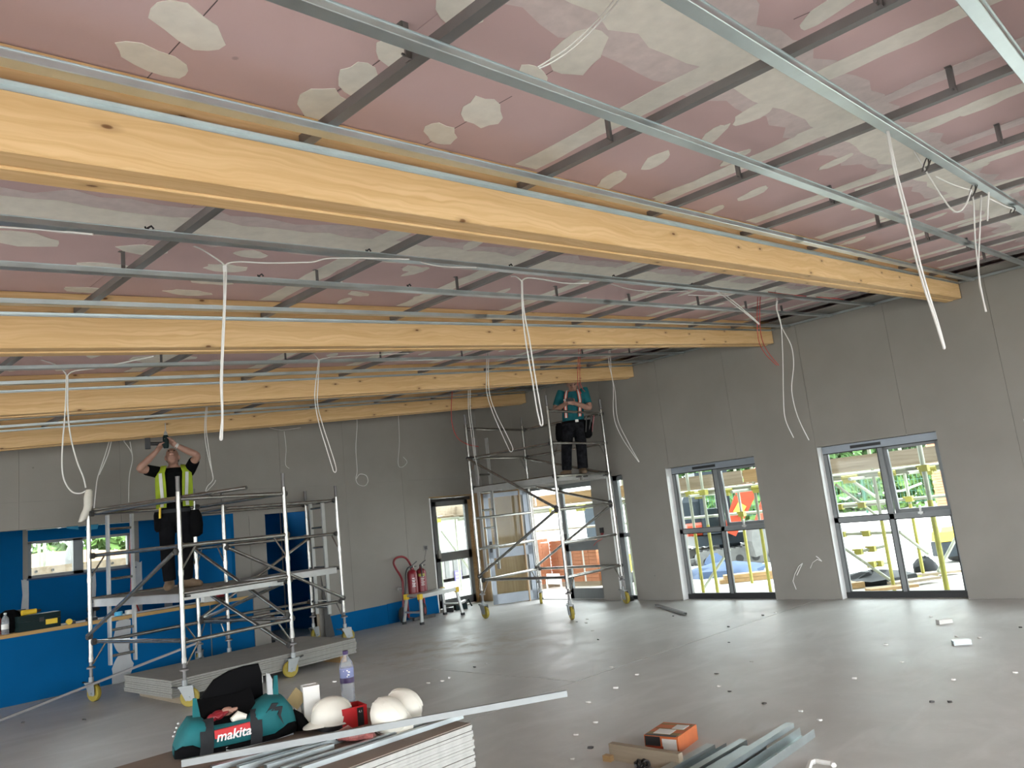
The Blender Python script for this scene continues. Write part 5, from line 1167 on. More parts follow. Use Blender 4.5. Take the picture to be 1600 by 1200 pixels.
# ------------------------------------------------------------------ counter in the hatch and what lies on it
m = MB(); m.box((1.003, YB-.0148, .792), (5.528, YB+.40, .835)); m.box((1.003, YB-.045, .792), (5.74, YB-.0155, .835)); tag(m.build('counter_top', 'counter_timber', loc=(3.5, YB, .81)), 'long pale timber counter top in the hatch of the back wall', 'counter')
CT = .8355
def on(x, Y=YB+.06): q = aty(x, 960, Y); return V((q.x, Y, CT))
p = on(8); t = thing('water_bottle', 'clear water bottle standing on the counter beside the dark green case', 'bottle', p); m = MB(); m.lathe(p, [(.03, 0), (.04, .01), (.04, .16), (.034, .19), (.014, .22), (.014, .235)], 16); m.build('bottle_body', 'bottle_plastic', t, smooth=50); m = MB(); m.lathe(p, [(.0405, .06), (.041, .061), (.041, .12), (.0405, .121)], 16); m.build('label', 'white_card', t, smooth=50); m = MB(); m.lathe(p, [(.016, .233), (.016, .25), (.01, .252)], 12); m.build('cap', 'white_card', t)
p = on(15, YB+.24); t = thing('rucksack', 'black rucksack slumped on the counter behind the water bottle', 'bag', p); m = MB(); m.loft([[p+V((a*math.cos(2*PI*i/14), b*math.sin(2*PI*i/14), z)) for i in range(14)] for z, a, b in ((0, .12, .09), (.05, .15, .12), (.15, .14, .11), (.24, .10, .08), (.27, .05, .05))]); m.build('sack', 'black_cloth', t, smooth=60); m = MB(); m.tube(smooth_path([p+V((-.06, -.08, .24)), p+V((-.08, -.13, .18)), p+V((-.07, -.12, .06))]), .014, 6); m.build('strap', 'charcoal_cloth', t, smooth=60)
p = on(-4, YB+.20); t = thing('red_flask', 'red flask on the counter next to the rucksack', 'flask', p); m = MB(); m.lathe(p, [(.04, 0), (.042, .01), (.042, .18), (.03, .20)], 16); m.build('flask_body', 'red_paint', t, smooth=50); m = MB(); m.lathe(p, [(.028, .2), (.03, .24), (.02, .25)], 14); m.build('flask_cap', 'black_plastic', t, smooth=50)
p = on(58, YB+.10); t = thing('tool_case', 'dark green power tool case with yellow label on the counter', 'tool case', p)
m = MB(); m.obox(p+V((0, 0, .055)), ((1, .05, 0), (-.05, 1, 0), (0, 0, 1)), (.46, .22, .11)); m.build('case_base', 'kit_green', t); m = MB(); m.obox(p+V((0, 0, .148)), ((1, .05, 0), (-.05, 1, 0), (0, 0, 1)), (.46, .22, .07)); m.build('case_lid', 'kit_green', t)
m = MB(); m.obox(p+V((.13, -.106, .075)), ((1, .05, 0), (-.05, 1, 0), (0, 0, 1)), (.13, .012, .06)); m.build('case_label', 'yellow_plastic', t)
for k in (-.12, .02): m = MB(); m.obox(p+V((k, -.106, .115)), ((1, .05, 0), (-.05, 1, 0), (0, 0, 1)), (.05, .02, .05)); m.build('latch', 'black_plastic', t)
q = p+V((-.07, .0, .184)); t = thing('cordless_drill', 'yellow and black cordless drill lying on the dark green case', 'drill', q); m = MB(); m.tube([q+V((-.10, 0, .036)), q+V((.06, 0, .036))], [.034, .032], 10); m.build('motor_body', 'yellow_plastic', t, smooth=50); m = MB(); m.tube([q+V((.06, 0, .036)), q+V((.11, 0, .036))], [.024, .016], 10); m.build('chuck', 'black_plastic', t, smooth=50); m = MB(); m.obox(q+V((-.06, .10, .03)), ((1, 0, 0), (0, 1, 0), (0, 0, 1)), (.05, .15, .045)); m.obox(q+V((-.06, .19, .035)), ((1, 0, 0), (0, 1, 0), (0, 0, 1)), (.10, .06, .07)); m.build('grip', 'black_plastic', t)
p = on(107, YB+.02); t = thing('tape_measure', 'yellow and black tape measure lying on the counter edge', 'tape measure', p); m = MB(); m.lathe(p+V((0, -.02, .035)), [(.01, -.022), (.034, -.02), (.036, 0), (.034, .02), (.01, .022)], 14, (0, 1, 0)); m.build('tape_case', 'yellow_plastic', t, smooth=50); m = MB(); m.obox(p+V((.035, -.02, .02)), ((1, 0, 0), (0, 1, 0), (0, 0, 1)), (.07, .04, .04)); m.build('tape_mouth', 'black_plastic', t)
p = on(143, YB+.06); t = thing('cordless_drill', 'small black drill standing on the counter behind the tower post', 'drill', p); m = MB(); m.obox(p+V((0, 0, .02)), ((1, .1, 0), (-.1, 1, 0), (0, 0, 1)), (.12, .07, .04)); m.build('battery', 'black_plastic', t); m = MB(); m.tube([p+V((0, 0, .04)), p+V((.015, 0, .13))], .018, 8); m.build('grip', 'black_plastic', t); m = MB(); m.tube([p+V((-.05, 0, .145)), p+V((.07, 0, .14)), p+V((.10, 0, .14))], [.03, .026, .012], 10); m.build('motor_body', 'black_plastic', t, smooth=50)
for i, (x, w_, d_, a) in enumerate(((122, .30, .2, .1), (160, .42, .28, -.15), (215, .5, .3, .08), (262, .4, .26, .2), (300, .45, .3, -.1))):
    p = on(x, YB+.14); m = MB(); ca, sa = math.cos(a), math.sin(a); pts = ragged([(-w_/2, -d_/2), (w_/2, -d_/2), (w_/2, d_/2), (-w_/2, d_/2)], 4, .012)
    n = len(pts); m.prism(pts, p+V((0, 0, .0006+i*.0016)), p+V((0, 0, .0016+i*.0016)), (ca, sa, 0), (-sa, ca, 0)); tag(m.build('paper_sheet', 'white_card', loc=p), f'white paper drawing spread on the counter, {ORD[i]} of five from the green case', 'paper')
for x, lb, mt, sz in ((185, 'small blue roll on the counter behind the ladder of the tower', 'cyan_tape', (.03, .05)), (203, 'white roll of tape on the counter beyond the blue roll', 'white_card', (.028, .06))):
    p = on(x, YB+.03)+V((0, 0, .010)); m = MB(); m.lathe(p, [(sz[0], 0), (sz[1], .0), (sz[1], .05), (sz[0], .05)], 16, closed=True); tag(m.build('tape_roll', mt, loc=p, smooth=40), lb, 'tape roll')
p = on(326, YB+.06); t = thing('white_box', 'small white box near the end of the counter', 'box', p); m = MB(); m.obox(p+V((0, 0, .05)), ((1, 0, 0), (0, 1, 0), (0, 0, 1)), (.16, .12, .10)); m.build('box_body', 'white_card', t); m = MB(); m.lathe(p+V((.05, -.061, .055)), [(.002, 0), (.02, 0), (.02, .003), (.002, .003)], 12, (0, -1, 0)); m.build('box_mark', 'black_plastic', t)
p = on(342, YB+.05); t = thing('brown_tool', 'reddish brown hand sander beside the white box on the counter', 'tool', p); m = MB(); m.obox(p+V((.02, 0, .02)), ((1, 0, 0), (0, 1, 0), (0, 0, 1)), (.17, .08, .04)); m.build('base_pad', 'dark_rubber', t); m = MB(); m.tube([p+V((-.06, 0, .05)), p+V((.02, 0, .075)), p+V((.09, 0, .05))], [.025, .034, .022], 10); m.build('hand_grip', 'red_paint', t, smooth=50)
# red cable hanging in the kitchen window, coil behind the counter
m = MB(); K = YK-.08
for pts in ([(203,812),(204,838),(203,860),(205,890),(204,940)], [(207,838),(206,870),(208,905),(205,940)]): m.tube(smooth_path([aty(x, y, K) for x, y in pts]), .010, 6)
m.tube(smooth_path([aty(198+20*math.cos(a)*(1+.1*math.sin(3*a)), 957+24*math.sin(a), K-.03) for a in [k*.45 for k in range(29)]], 2), .010, 6)
tag(m.build('cable_coil', 'cable_red', loc=aty(203, 900, K), smooth=60), 'crimson cable hanging with a coil at the kitchen window behind the hatch', 'cable coil')
for x, y, lb in ((113, 822, 'blue tape scrap on the window head behind the hatch, the farther one from the ladder'), (143, 823, 'blue tape scrap on the window head behind the hatch, the one at the ladder')):
    q = aty(x, y, YK-.03); m = MB(); m.prism(ragged([(-.09, -.04), (.08, -.05), (.10, .05), (-.07, .04)], 2, .012), q, q+V((0, .006, 0)), (1, 0, 0), (0, 0, 1)); tag(m.build('tape_scrap', 'cyan_tape', loc=q), lb, 'tape')
# things round the doorway
m = MB(); m.prism([(0, 0), (.16, 0), (.16, .02), (.01, .95)], (6.97, YB-.10, .004), (6.97, YB-.09, .004), (1, .0, 0), (0, .05, 1)); tag(m.build('dark_sheet', 'dark_iron', loc=(7.0, YB-.1, 0)), 'dark pointed sheet leaning on the wall beside the doorway', 'sheet')
m = MB(); q = V((6.30, YB+.6, 0)); m.obox(q+V((0, 0, .42)), ((1, .2, 0), (-.2, 1, 0), (0, 0, 1)), (.26, .22, .10)); m.tube([q+V((-.08, 0, 0)), q+V((-.08, 0, .40))], .015, 6); m.tube([q+V((.08, 0, 0)), q+V((.08, 0, .40))], .015, 6); m.obox(q+V((0, 0, .03)), ((1, .2, 0), (-.2, 1, 0), (0, 0, 1)), (.26, .2, .05)); tag(m.build('tool_stand', 'black_plastic', loc=q), 'black tool stand in the blue corridor behind the doorway', 'stand')
# ================================================================== outside the windows
GZ = -.12
m = MB(); m.add([(XW+.36, -30, GZ), (19, -30, GZ), (19, 60, GZ), (XW+.36, 60, GZ)], [(0, 1, 2, 3)]); m.add([(19, -30, GZ), (28, -30, .45), (28, 60, .45), (19, 60, GZ)], [(0, 1, 2, 3)]); m.add([(28, -30, .45), (80, -30, .9), (80, 60, .9), (28, 60, .45)], [(0, 1, 2, 3)])
m.add([(-20, YK+.3, GZ), (XW+.36, YK+.3, GZ), (XW+.36, 60, GZ), (-20, 60, GZ)], [(0, 1, 2, 3)])
m.add([(-40, -40, GZ), (X0-.3, -40, GZ), (X0-.3, 60, GZ), (-40, 60, GZ)], [(0, 1, 2, 3)]); m.add([(X0-.3, -40, GZ), (80, -40, GZ), (80, Y0-.3, GZ), (X0-.3, Y0-.3, GZ)], [(0, 1, 2, 3)])
m.add([(7.6, YB+.46, -.02), (XW+.4, YB+.46, -.02), (XW+.4, YK+.4, GZ), (7.6, YK+.4, GZ)], [(0, 1, 2, 3)])
g_ = struct(m.build('ground_outside', 'ground_pale', fix=False))
# scaffolding along the building: one braced assembly
sc = thing('scaffolding', 'grey tube scaffolding with yellow couplers and timber boards outside the windows', 'scaffolding', (12.3, 6, GZ))
def pole(x, y, z0=GZ, z1=4.3, r=.026, nm='standard'):
    m = MB(); m.tube([(x, y, z0), (x, y, z1)], r, 8); return m.build(nm, 'scaffold_tube', sc, smooth=50)
def rod(p, q, nm, r=.025, mat='scaffold_tube'):
    m = MB(); m.tube([p, q], r, 8); return m.build(nm, mat, sc, smooth=50)
def coupler(p, ax=(1, 0, 0)):
    m = MB(); m.obox(p, ((1, 0, 0), (0, 1, 0), (0, 0, 1)), (.11, .11, .09)); m.obox(V(p)+V((.0, .06, .03)), ((1, 0, 0), (0, 1, 0), (0, 0, 1)), (.03, .08, .03)); m.build('coupler', 'yellow_fitting', sc)
ST = [(12.3, 4.283), (13.9, 4.343), (11.55, 3.352), (12.0, 7.296), (12.0, 7.024), (13.6, 7.22), (12.3, 6.225), (12.3, 1.9), (13.9, 1.9), (12.3, 8.9), (13.9, 8.9), (13.9, 9.9), (12.3, 11.4)]
for i, (x, y) in enumerate(ST):
    p_ = pole(x, y, r=.034 if x < 11.6 else .026)
    if i < 7: m = MB(); m.tube([(x, y, GZ), (x, y, .95+.12*(i % 3))], .036 if x < 11.6 else .028, 8); m.build('yellow_sleeve', 'yellow_fitting', p_, smooth=50)
for i, (x, z) in enumerate(((12.24, 1.64), (12.24, 1.60), (13.9, 1.66), (13.95, 1.15), (12.24, 2.75))):
    for a, b in ((-2, 3.8), (3.6, 8.2), (8.0, 13.6)): rod((x+.0, a, z+.06*(a > 3)*0), (x, b, z), 'ledger', .027)
for y in (1.9, 3.6, 4.4, 5.5, 6.3, 7.1, 8.9, 10.2, 11.4): rod((11.65, y, 1.58), (14.2, y, 1.58), 'transom')
for x, y in ST:
    for z in (1.62, 1.15) if x > 12.9 else (1.62,): coupler((x+.02, y, z))
for y in (3.5, 4.05, 4.6, 5.6, 6.1, 6.7, 7.2, 9.2, 9.9, 10.6):
    m = MB(); m.tube([(12.2, y-.12, 1.60), (12.2, y+.12, 1.60)], .04, 8); m.obox((12.17, y, 1.55), ((1, 0, 0), (0, 1, 0), (0, 0, 1)), (.09, .16, .06)); m.build('coupler', 'yellow_fitting', sc)
for a, b, mt in ((-1.5, 2.35, 'plank'), (2.4, 4.9, 'plank'), (4.95, 6.3, 'batten'), (6.33, 8.6, 'plank'), (8.65, 11.0, 'batten'), (11.05, 14, 'plank')):
    m = MB(); m.box((12.11, a, 1.71), (12.148, b, 1.915)); m.build('toe_board', mt, sc)
for k in range(5):
    for a, b in ((-1.5, 2.4), (2.45, 6.3), (6.35, 10.2), (10.25, 13.8)):
        m = MB(); m.box((12.28+k*.235, a, 1.69), (12.28+k*.235+.225, b, 1.728)); m.build('deck_plank', 'plank', sc)
def pp(x, y, X): return atx(x, y, X)
for a, b in ((((1306,757), 13.0), ((1376,810), 13.6)), (((1328,749), 13.0), ((1371,778), 13.8)), (((1318,856), 12.6), ((1405,916), 12.9)), (((1405,831), 12.9), ((1450,865), 13.6)), (((1495,838), 13.2), ((1466,893), 12.6)), (((1099,920), 12.2), ((1140,858), 12.8))):
    rod(pp(*a[0], a[1]), pp(*b[0], b[1]), 'brace')
for a, b, X in (((1312,792), (1383,786), 13.2), ((1316,835), (1393,832), 12.9), ((1342,862), (1383,853), 12.9), ((1362,882), (1385,879), 12.8)):
    rod(pp(*a, X), pp(*b, X+.3), 'tie_tube'); coupler(pp(*a, X)); coupler((pp(*a, X)+pp(*b, X+.3))/2)
for x, y in ((11.6, 13.6), (11.0, 15.2), (13.3, 14.9)): pole(x, y)
rod((9.5, 13.6, 1.66), (14, 13.6, 1.66), 'ledger', .027); rod((9.5, 15.2, 1.64), (14, 15.2, 1.64), 'ledger', .027); rod((11.7, 13.6, 1.4), (13.0, 13.7, GZ), 'brace'); coupler((11.62, 13.6, 1.64))
m = MB(); m.box((9.5, 13.5, 1.74), (14, 13.54, 1.95)); m.build('toe_board', 'plank', sc)
m = MB(); m.box((9.5, 13.6, 1.69), (14, 14.9, 1.73)); m.build('deck_plank', 'plank', sc)

# mini excavator
base = atz(1145, 884, GZ); R_ = V((RGT.x, RGT.y, 0)).normalized(); Fd = V((-R_.y, R_.x, 0)); 
ex = thing('mini_excavator', 'orange mini excavator with dark cab and raised boom beyond the scaffolding', 'excavator', base)
def E(l, f, z): return base+R_*l+Fd*f+V((0, 0, z))
ax3 = (R_, Fd, V((0, 0, 1)))
for f in (-.1, 1.05):
    m = MB(); pts = []
    for k in range(9): a = PI/2+PI*k/8; pts.append((-.62+.2*math.cos(a), .21+.2*math.sin(a)))
    for k in range(9): a = -PI/2+PI*k/8; pts.append((.92+.2*math.cos(a), .21+.2*math.sin(a)))
    m.prism(pts, E(0, f, 0), E(0, f+.3, 0), R_, (0, 0, 1)); tr = m.build('track', 'track_grey', ex)
    m = MB()
    for k in range(12): m.obox(E(-.7+k*.155, f+.15, .415), ax3, (.05, .31, .03)); m.obox(E(-.7+k*.155, f+.15, .005), ax3, (.05, .31, .03))
    for k in range(5): m.tube([E(-.6+k*.38, f-.02, .16), E(-.6+k*.38, f, .16)], .09, 10)
    m.build('track_lug', 'dark_rubber', tr)
m = MB(); m.prism([(-.03, 0), (.05, 0), (.06, .16), (-.02, .32), (-.06, .30), (-.0, .15)], E(-1.25, -.25, .02), E(-1.25, 1.5, .02), R_, (0, 0, 1)); m.bar(E(-1.2, .2, .15), E(-.4, .3, .25), .1, .08); m.build('dozer_blade', 'track_grey', ex)
m = MB(); m.loft([[E(l, .62+f*s, z) for l, f in ((-.90, -.5), (-.48, -.55), (-.48, .55), (-.90, .5), (-1.0, .0))] for z, s in ((.76, .9), (.82, 1.0), (1.0, 1.0), (1.06, .95))]); m.build('engine_cover', 'orange_paint', ex)
m = MB(); m.obox(E(-.1, .6, .62), ax3, (1.3, 1.0, .24)); m.obox(E(.1, .6, .46), ax3, (.5, .5, .12)); m.loft([[E(l*s, .6+f*s, z) for l, f in ((-1.0, -.45), (-.55, -.5), (-.55, .5), (-1.0, .45))] for z, s in ((1.065, .97), (1.55, .95), (1.72, .85))]); m.build('counterweight', 'cab_dark', ex)
m = MB()
for l, f in ((-.52, .05), (.10, .05), (-.52, .95), (.10, .95)): m.bar(E(l, f, .76), E(l+.03, f, 2.15), .09, .09)
m.obox(E(-.20, .5, 2.18), ax3, (.78, 1.05, .09)); m.obox(E(-.2, .5, .82), ax3, (.7, 1.0, .1)); m.obox(E(-.25, .5, 1.1), ax3, (.35, .5, .5)); cb_ = m.build('cab', 'cab_dark', ex)
for f in (.05, .95): m = MB(); m.obox(E(-.2, f, 1.5), ax3, (.58, .012, 1.2)); m.build('cab_pane', 'pane_glass', cb_)
def arm(P, w, h, nm, mt='orange_paint'):
    m = MB()
    for (a, h0), (b, h1) in zip(P, P[1:]):
        d = (b-a).normalized(); u = (V((0, 0, 1))-d*d.z).normalized(); s = d.cross(u)
        m.loft([[a+u*h0/2+s*w/2, a+u*h0/2-s*w/2, a-u*h0/2-s*w/2, a-u*h0/2+s*w/2], [b+u*h1/2+s*w/2, b+u*h1/2-s*w/2, b-u*h1/2-s*w/2, b-u*h1/2+s*w/2]])
    return m.build(nm, mt, ex)
bm = arm([(E(.0, -.1, .75), .32), (E(.42, -.2, 1.5), .42), (E(.80, -.3, 2.0), .34), (E(1.5, -.4, 2.5), .2)], .2, .2, 'boom')
m = MB(); q = E(.27, -.32, 1.28); m.obox(q, (R_*.6+V((0, 0, .8)), Fd, V((0, 0, .6))-R_*.8), (.26, .02, .2)); m.build('warning_plate', 'yellow_plastic', bm)
arm([(E(1.5, -.4, 2.6), .2), (E(.95, -.45, 1.55), .2), (E(.55, -.5, .85), .14)], .16, .2, 'dipper')
m = MB(); m.tube([E(.75, -.36, 1.05), E(1.05, -.4, 1.65)], .10, 8); m.tube([E(1.05, -.4, 1.65), E(1.4, -.42, 2.3)], .05, 8); m.build('ram', 'orange_paint', ex, smooth=50)
m = MB(); m.loft([[E(.55+a*s, -.75+dy, .55+b*s) for a, b in ((-.18, .3), (.15, .32), (.2, .05), (.05, -.3), (-.2, -.35), (-.25, .0))] for dy, s in ((0, .98), (.02, 1), (.48, 1), (.5, .98))]); m.build('bucket', 'track_grey', ex)

# timbers, tarpaulins, brick packs, machines on the ground
c0 = atz(1170, 908, GZ)
for k in range(5):
    a = c0+R_*(-.55+.03*k)+Fd*(.13*(k % 3))+V((0, 0, .04+.075*(k//3))); m = MB(); m.bar(a, a+R_*(1.15+.1*math.sin(k))+Fd*(-.05), .11, .07)
    tag(m.build('timber_batten', 'orange_brick' if False else 'batten', loc=a), f'orange timber batten on the ground outside the smaller window, {ORD[k]} of five', 'timber')
def heap(label, px_, w, h, mat, cat, seed):
    rnd = random.Random(seed); c = atz(*px_, GZ); m = MB(); n = 16
    rows = []
    for z, s in ((0, 1.0), (.35, .95), (.7, .7), (.95, .35), (1.0, .1)): rows.append([c+R_*(w*s*(1+rnd.uniform(-.2, .2))*math.cos(2*PI*i/n))+Fd*(w*.6*s*(1+rnd.uniform(-.2, .2))*math.sin(2*PI*i/n))+V((0, 0, h*z+rnd.uniform(0, .06)*(z > 0))) for i in range(n)])
    m.loft(rows); return tag(m.build('tarpaulin', mat, loc=c, smooth=35), label, cat)
heap('crumpled black tarpaulin on the ground behind the scaffold of the larger window', (1368, 911), .62, .16, 'tarp_black', 'tarpaulin', 1)
heap('smaller black tarpaulin lying by the scaffold poles beyond the larger window', (1447, 893), .22, .22, 'tarp_black', 'tarpaulin', 2)
heap('crumpled blue tarpaulin before the excavator', (1133, 898), .85, .22, 'tarp_blue', 'tarpaulin', 3)
heap('small blue tarpaulin heap at the dozer blade of the excavator', (1118, 890), .26, .33, 'tarp_blue', 'tarpaulin', 4)
q = atz(1316, 922, GZ)
for k in range(3):
    m = MB(); m.bar(q+R_*(-.1)+Fd*(.12*k)+V((0, 0, .05)), q+R_*.35+Fd*(.12*k)+V((0, 0, .05)), .10, .09); tag(m.build('timber_batten', 'batten', loc=q), f'timber batten end beside the black tarpaulin, {ORD[k]} of three', 'timber')
for k, (x, y, l, a) in enumerate(((1420, 905, .9, .1), (1455, 901, .9, -.05), (1430, 914, .8, .2), (1395, 928, .7, .0))):
    q = atz(x, y, GZ); d = R_*math.cos(a)+Fd*math.sin(a); m = MB(); m.bar(q-d*l/2+V((0, 0, .03+.02*k)), q+d*l/2+V((0, 0, .03+.02*k)), .2, .04); tag(m.build('loose_plank', ('yellow_fitting', 'plank', 'plank', 'batten')[k], loc=q), f'loose plank on the ground below the larger window, {ORD[k]} of four', 'plank')
brick = None
def brick_pack(px_, nx, nz, ny, label):
    global brick
    c = atz(*px_, GZ); d = V((0, -1, 0)); t = thing('brick_pack', label, 'brick pack', c); bl, bhh, bd = .225, .075, .11
    m = MB(); m.box((c.x-.4, c.y-nx*bl/2, GZ), (c.x+.4, c.y+nx*bl/2, GZ+.1)); m.build('pallet', 'plank', t)
    for k in range(nz):
        for j in range(ny):
            for i in range(nx):
                if j and k < nz-1: continue
                if brick is None:
                    m = MB(); m.box((-.053, -.11, -.036), (.053, .11, .036)); o = m.build('brick', 'orange_brick', loc=(0, 0, 0)); brick = o
                else: o = brick.copy(); COL.objects.link(o)
                o.parent = t; o.location = (-.35+j*bd+random.uniform(-.003, .003), -nx*bl/2+bl*(i+.5), .138+k*.0765)
    m = MB(); m.box((c.x-.28, c.y-nx*bl/2+.01, GZ+.11), (c.x-.28+ny*bd-.09, c.y+nx*bl/2-.01, GZ+.08+(nz-1)*.0765)); m.build('pack_core', 'orange_brick', t)
    for s in (-.3, .25): m = MB(); m.box((c.x-.408, c.y+s-.02, GZ+.1), (c.x-.404, c.y+s+.02, GZ+.14+nz*.0765)); m.build('pack_strap', 'white_card', t)
    return t
brick_pack((850, 917), 3, 13, 3, 'pack of orange bricks seen through the open door, the farther one')
brick_pack((918, 912), 6, 12, 3, 'wide pack of orange bricks seen through the shut door leaf')
q = atz(912, 913, GZ)-V((1.0, 0, 0)); m = MB(); m.obox(q+V((0, 0, .25)), ((.2, 1, 0), (1, -.2, 0), (0, 0, 1)), (.42, .04, .22)); m.bar(q+V((0, -.2, 0)), q+V((0, -.2, .3)), .03, .03); m.bar(q+V((0, .2, 0)), q+V((0, .2, .3)), .03, .03); tag(m.build('site_board', 'pale_render', loc=q), 'small white board on legs before the wide orange brick pack', 'board')
q = atz(972, 912, GZ); t = thing('yellow_dumper', 'yellow site machine partly seen through the narrow window', 'site machine', q)
m = MB(); m.loft([[q+V((a*s, b*s, z)) for a, b in ((-.25, -.22), (.25, -.22), (.28, .22), (-.28, .22))] for z, s in ((.2, .7), (.35, .95), (.60, 1.05), (.62, 1.0))]); m.build('skip', 'yellow_plastic', t)
for y in (-.13, .13): m = MB(); m.tube([q+V((-.22, y, .11)), q+V((.22, y, .11))], .11, 14); m.build('wheel', 'dark_rubber', t, smooth=50)
q = atz(1490, 878, GZ); t = thing('generator', 'grey site generator with yellow hood beyond the larger window', 'generator', q)
m = MB(); m.obox(q+V((0, 0, .25)), ax3, (.5, .4, .26)); m.build('housing', 'cab_dark', t); m = MB(); m.loft([[q+R_*(a*s)+Fd*(b*s)+V((0, 0, z)) for a, b in ((-.24, -.18), (.24, -.18), (.24, .18), (-.24, .18))] for z, s in ((.39, 1), (.56, .9), (.64, .6))]); m.build('hood', 'yellow_plastic', t); m = MB(); m.tube([q+R_*.12-Fd*.24+V((0, 0, .11)), q+R_*.12+Fd*.24+V((0, 0, .11))], .11, 12); m.build('wheel', 'dark_rubber', t, smooth=50)
# site fence, hedge, brick pier
XFN = 27.0; zf = atx(1365, 789, XFN).z; t = thing('site_fence', 'green wire mesh site fence with white top rope, before the hedge', 'fence', (XFN, 14, zf))
for k in range(9):
    y = 2+k*2.6; m = MB(); m.tube([(XFN, y, zf-.3), (XFN, y, zf+1.45)], .035, 6); m.build('fence_post', 'fence_green', t)
    m = MB()
    for j in range(22): m.bar((XFN, y+.118*j+.06, zf), (XFN, y+.118*j+.06, zf+1.4), .014, .014)
    for z in (0, .35, .7, 1.05, 1.4): m.bar((XFN, y, zf+z), (XFN, y+2.6, zf+z), .016, .016)
    o = m.build('mesh_panel', 'fence_green', t); o['kind'] = 'stuff'
for a, b in (((1312, 778), (1330, 775)), ((1380, 770), (1440, 755)), ((1458, 752), (1480, 755))):
    m = MB(); m.tube([atx(*a, XFN-.1), (atx(*a, XFN-.1)+atx(*b, XFN-.1))/2-V((0, 0, .08)), atx(*b, XFN-.1)], .035, 6); m.build('rope', 'white_card', t)
def foliage(label, name, y0, y1, x, z0, z1, n, mat, seed, cat='hedge'):
    rnd = random.Random(seed); m = MB()
    for i in range(n):
        y, z = rnd.uniform(y0, y1), z0+(z1-z0)*rnd.random()**.8; r = rnd.uniform(.16, .36); c = V((x+rnd.uniform(-.8, .8), y, z)); e = V((rnd.gauss(0, 1), rnd.gauss(0, 1), rnd.gauss(0, 1))).normalized(); f = e.orthogonal().normalized()
        for k in range(3):
            e2 = (e+f*(k-1)*.7).normalized(); g2 = e2.orthogonal().normalized(); m.add([c-e2*r, c+g2*r*.45, c+e2*r, c-g2*r*.45], [(0, 1, 2, 3)])
    o = m.build(name, mat, loc=(x, (y0+y1)/2, z0), fix=False); tag(o, label, cat, kind='stuff'); return o
foliage('tall green hedge behind the green site fence, seen through the window tops', 'hedge', 4, 30, 31.2, .4, 5.2, 9000, 'hedge', 3)
foliage('lighter bushes at the foot of the hedge behind the fence', 'bushes', 8, 28, 28.2, .3, 1.9, 1800, 'grass_green', 4)
q = atx(1478, 745, 25); m = MB(); zg = GZ+.4
for k in range(30): m.box((25, q.y-.38+.012*(k % 2), zg+k*.078), (25.4, q.y+.38-.012*((k+1) % 2), zg+k*.078+.070))
o = m.build('brick_courses', 'orange_brick'); t = thing('brick_pier', 'red brick pier at the edge of the larger window, beyond the fence line', 'pier', (25, q.y, zg)); o.parent = t; o.location = -t.location; o['kind'] = 'stuff'
m = MB(); m.box((24.95, q.y-.45, zg+2.35), (25.45, q.y+.45, zg+2.45)); m.build('coping', 'pale_render', t)
# white rendered building beyond the door, cabin beyond the glazed side door
m = MB(); m.box((24, 17.6, GZ), (24.4, 34, 5)); b_ = m.build('rendered_wall', 'pale_render'); t = thing('white_building', 'white rendered building with a dark window beyond the open door', 'building', (24, 26, GZ)); b_.parent = t; b_.location = -t.location
q = atx(925, 815, 23.9); m = MB(); m.box((23.93, q.y-.35, q.z-.9), (23.99, q.y+.35, q.z+1.0)); wn = m.build('window', 'cab_dark', t); m = MB(); m.box((23.9, q.y-.42, q.z-.98), (23.96, q.y+.42, q.z-.9)); m.build('window_sill', 'pale_render', wn)
q = aty(707, 912, 17.5); t = thing('site_cabin', 'grey site cabin with a violet notice beyond the glazed side door', 'cabin', (q.x, 17.5, GZ))
m = MB(); m.box((q.x-2.2, 17.5, GZ+.1), (q.x+2.2, 19.8, .62)); m.build('cabin_wall', 'darkened_steel', t)
m = MB(); m.box((q.x-2.3, 17.4, .62), (q.x+2.3, 19.9, .75)); m.build('cabin_roof', 'track_grey', t)
for k in range(14): m = MB(); m.box((q.x-2.15+k*.32, 17.48, GZ+.12), (q.x-2.0+k*.32, 17.5, .60)); m.build('cabin_rib', 'track_grey', t)
n_ = aty(718, 901, 17.4); m = MB(); m.box((n_.x-.13, 17.44, n_.z-.15), (n_.x+.13, 17.47, n_.z+.18)); nb = m.build('notice', 'sign_violet', t); m = MB()
for k in range(3): m.box((n_.x-.10, 17.43, n_.z-.10+k*.09), (n_.x+.10, 17.438, n_.z-.06+k*.09))
m.build('notice_print', 'lettering_white', nb)
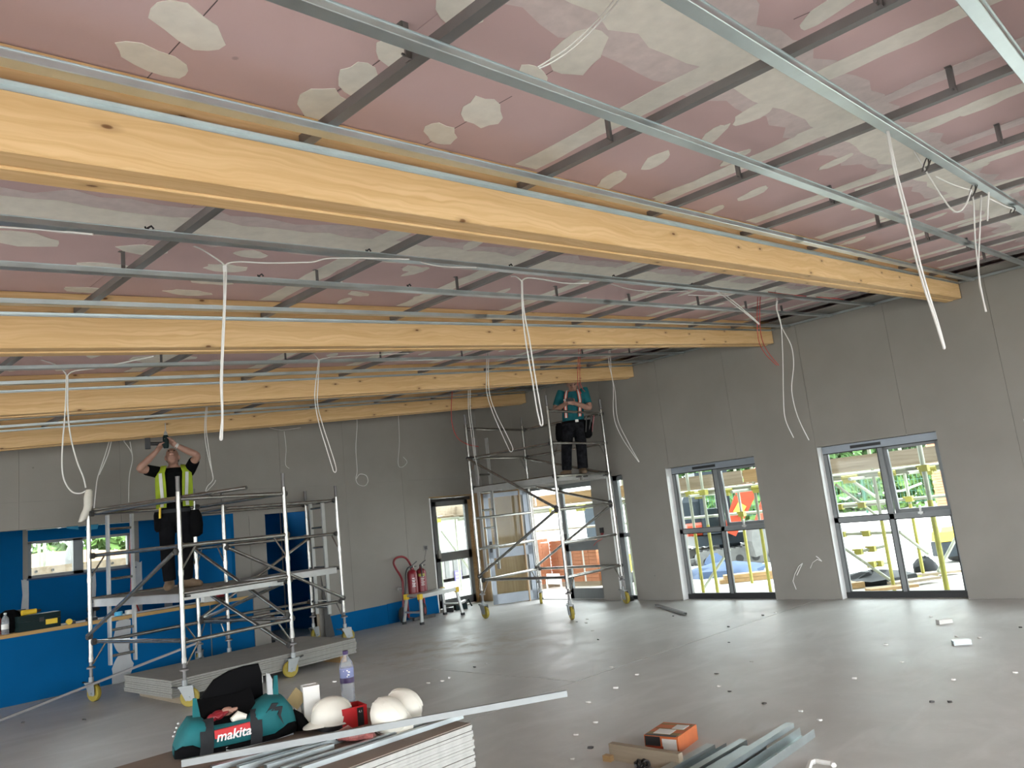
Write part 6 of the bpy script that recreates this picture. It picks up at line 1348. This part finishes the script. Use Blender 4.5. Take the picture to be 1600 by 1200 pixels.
# behind the kitchen window: soil bank, planks, grass
t = thing('soil_bank', 'orange soil bank beyond the kitchen window', 'bank', (7, 20, GZ)); m = MB(); rows = []
for k in range(10): x = 0+k*1.0; rows.append([(x, 18.5, GZ), (x, 20, 1.4+.15*math.sin(k*1.7)), (x, 22, 1.80+.12*math.sin(k*1.1+1)), (x, 24, 1.8), (x, 24, GZ)])
m.loft(rows); m.build('soil', 'soil_orange', t, smooth=60)
m = MB(); rnd = random.Random(9)
for i in range(2600):
    c = V((rnd.uniform(-1, 10), rnd.uniform(24.6, 26.2), 1.0+2.6*rnd.random()**.8)); r = rnd.uniform(.12, .28); e = V((rnd.gauss(0, 1), rnd.gauss(0, 1), rnd.gauss(0, 1))).normalized()
    for k in range(3): e2 = (e+e.orthogonal()*(k-1)*.7).normalized(); g2 = e2.orthogonal().normalized(); m.add([c-e2*r, c+g2*r*.45, c+e2*r, c-g2*r*.45], [(0, 1, 2, 3)])
tag(m.build('hedge', 'grass_green', loc=(7, 25, 1), fix=False), 'bright green hedge along the top of the soil bank behind the kitchen', 'hedge', kind='stuff')
for k, z in enumerate((1.28, 1.44)):
    m = MB(); m.box((2.5, YK+1.6, z), (7.5, YK+1.65, z+.14)); b_ = m.build('plank', 'plank'); t = thing('scaffold_plank', f'pale plank with bolts outside the kitchen window, the {("lower", "upper")[k]} one', 'plank', (5, YK+1.6, z)); b_.parent = t; b_.location = -t.location
    m = MB()
    for x in (3.4, 3.9, 4.15, 4.5, 5.1, 5.5): m.tube([(x+.1*k, YK+1.57, z+.07), (x+.1*k, YK+1.6, z+.07)], .022, 8)
    m.build('bolt_head', 'dark_iron', t)
for x in (3.85, 4.12, 4.2, 5.55): rod((x, YK+1.85, GZ), (x, YK+1.85, 3.4), 'standard')
q = aty(112, 888, YK+2.6); m = MB(); m.lathe(q, [(.02, .5), (.08, .35), (.18, .1), (.26, -.15), (.30, -.4), (.28, -1.5)], 12); tag(m.build('mixer_drum', 'track_grey', loc=q, smooth=60), 'grey mixer drum partly seen at the mullion of the kitchen window', 'mixer')
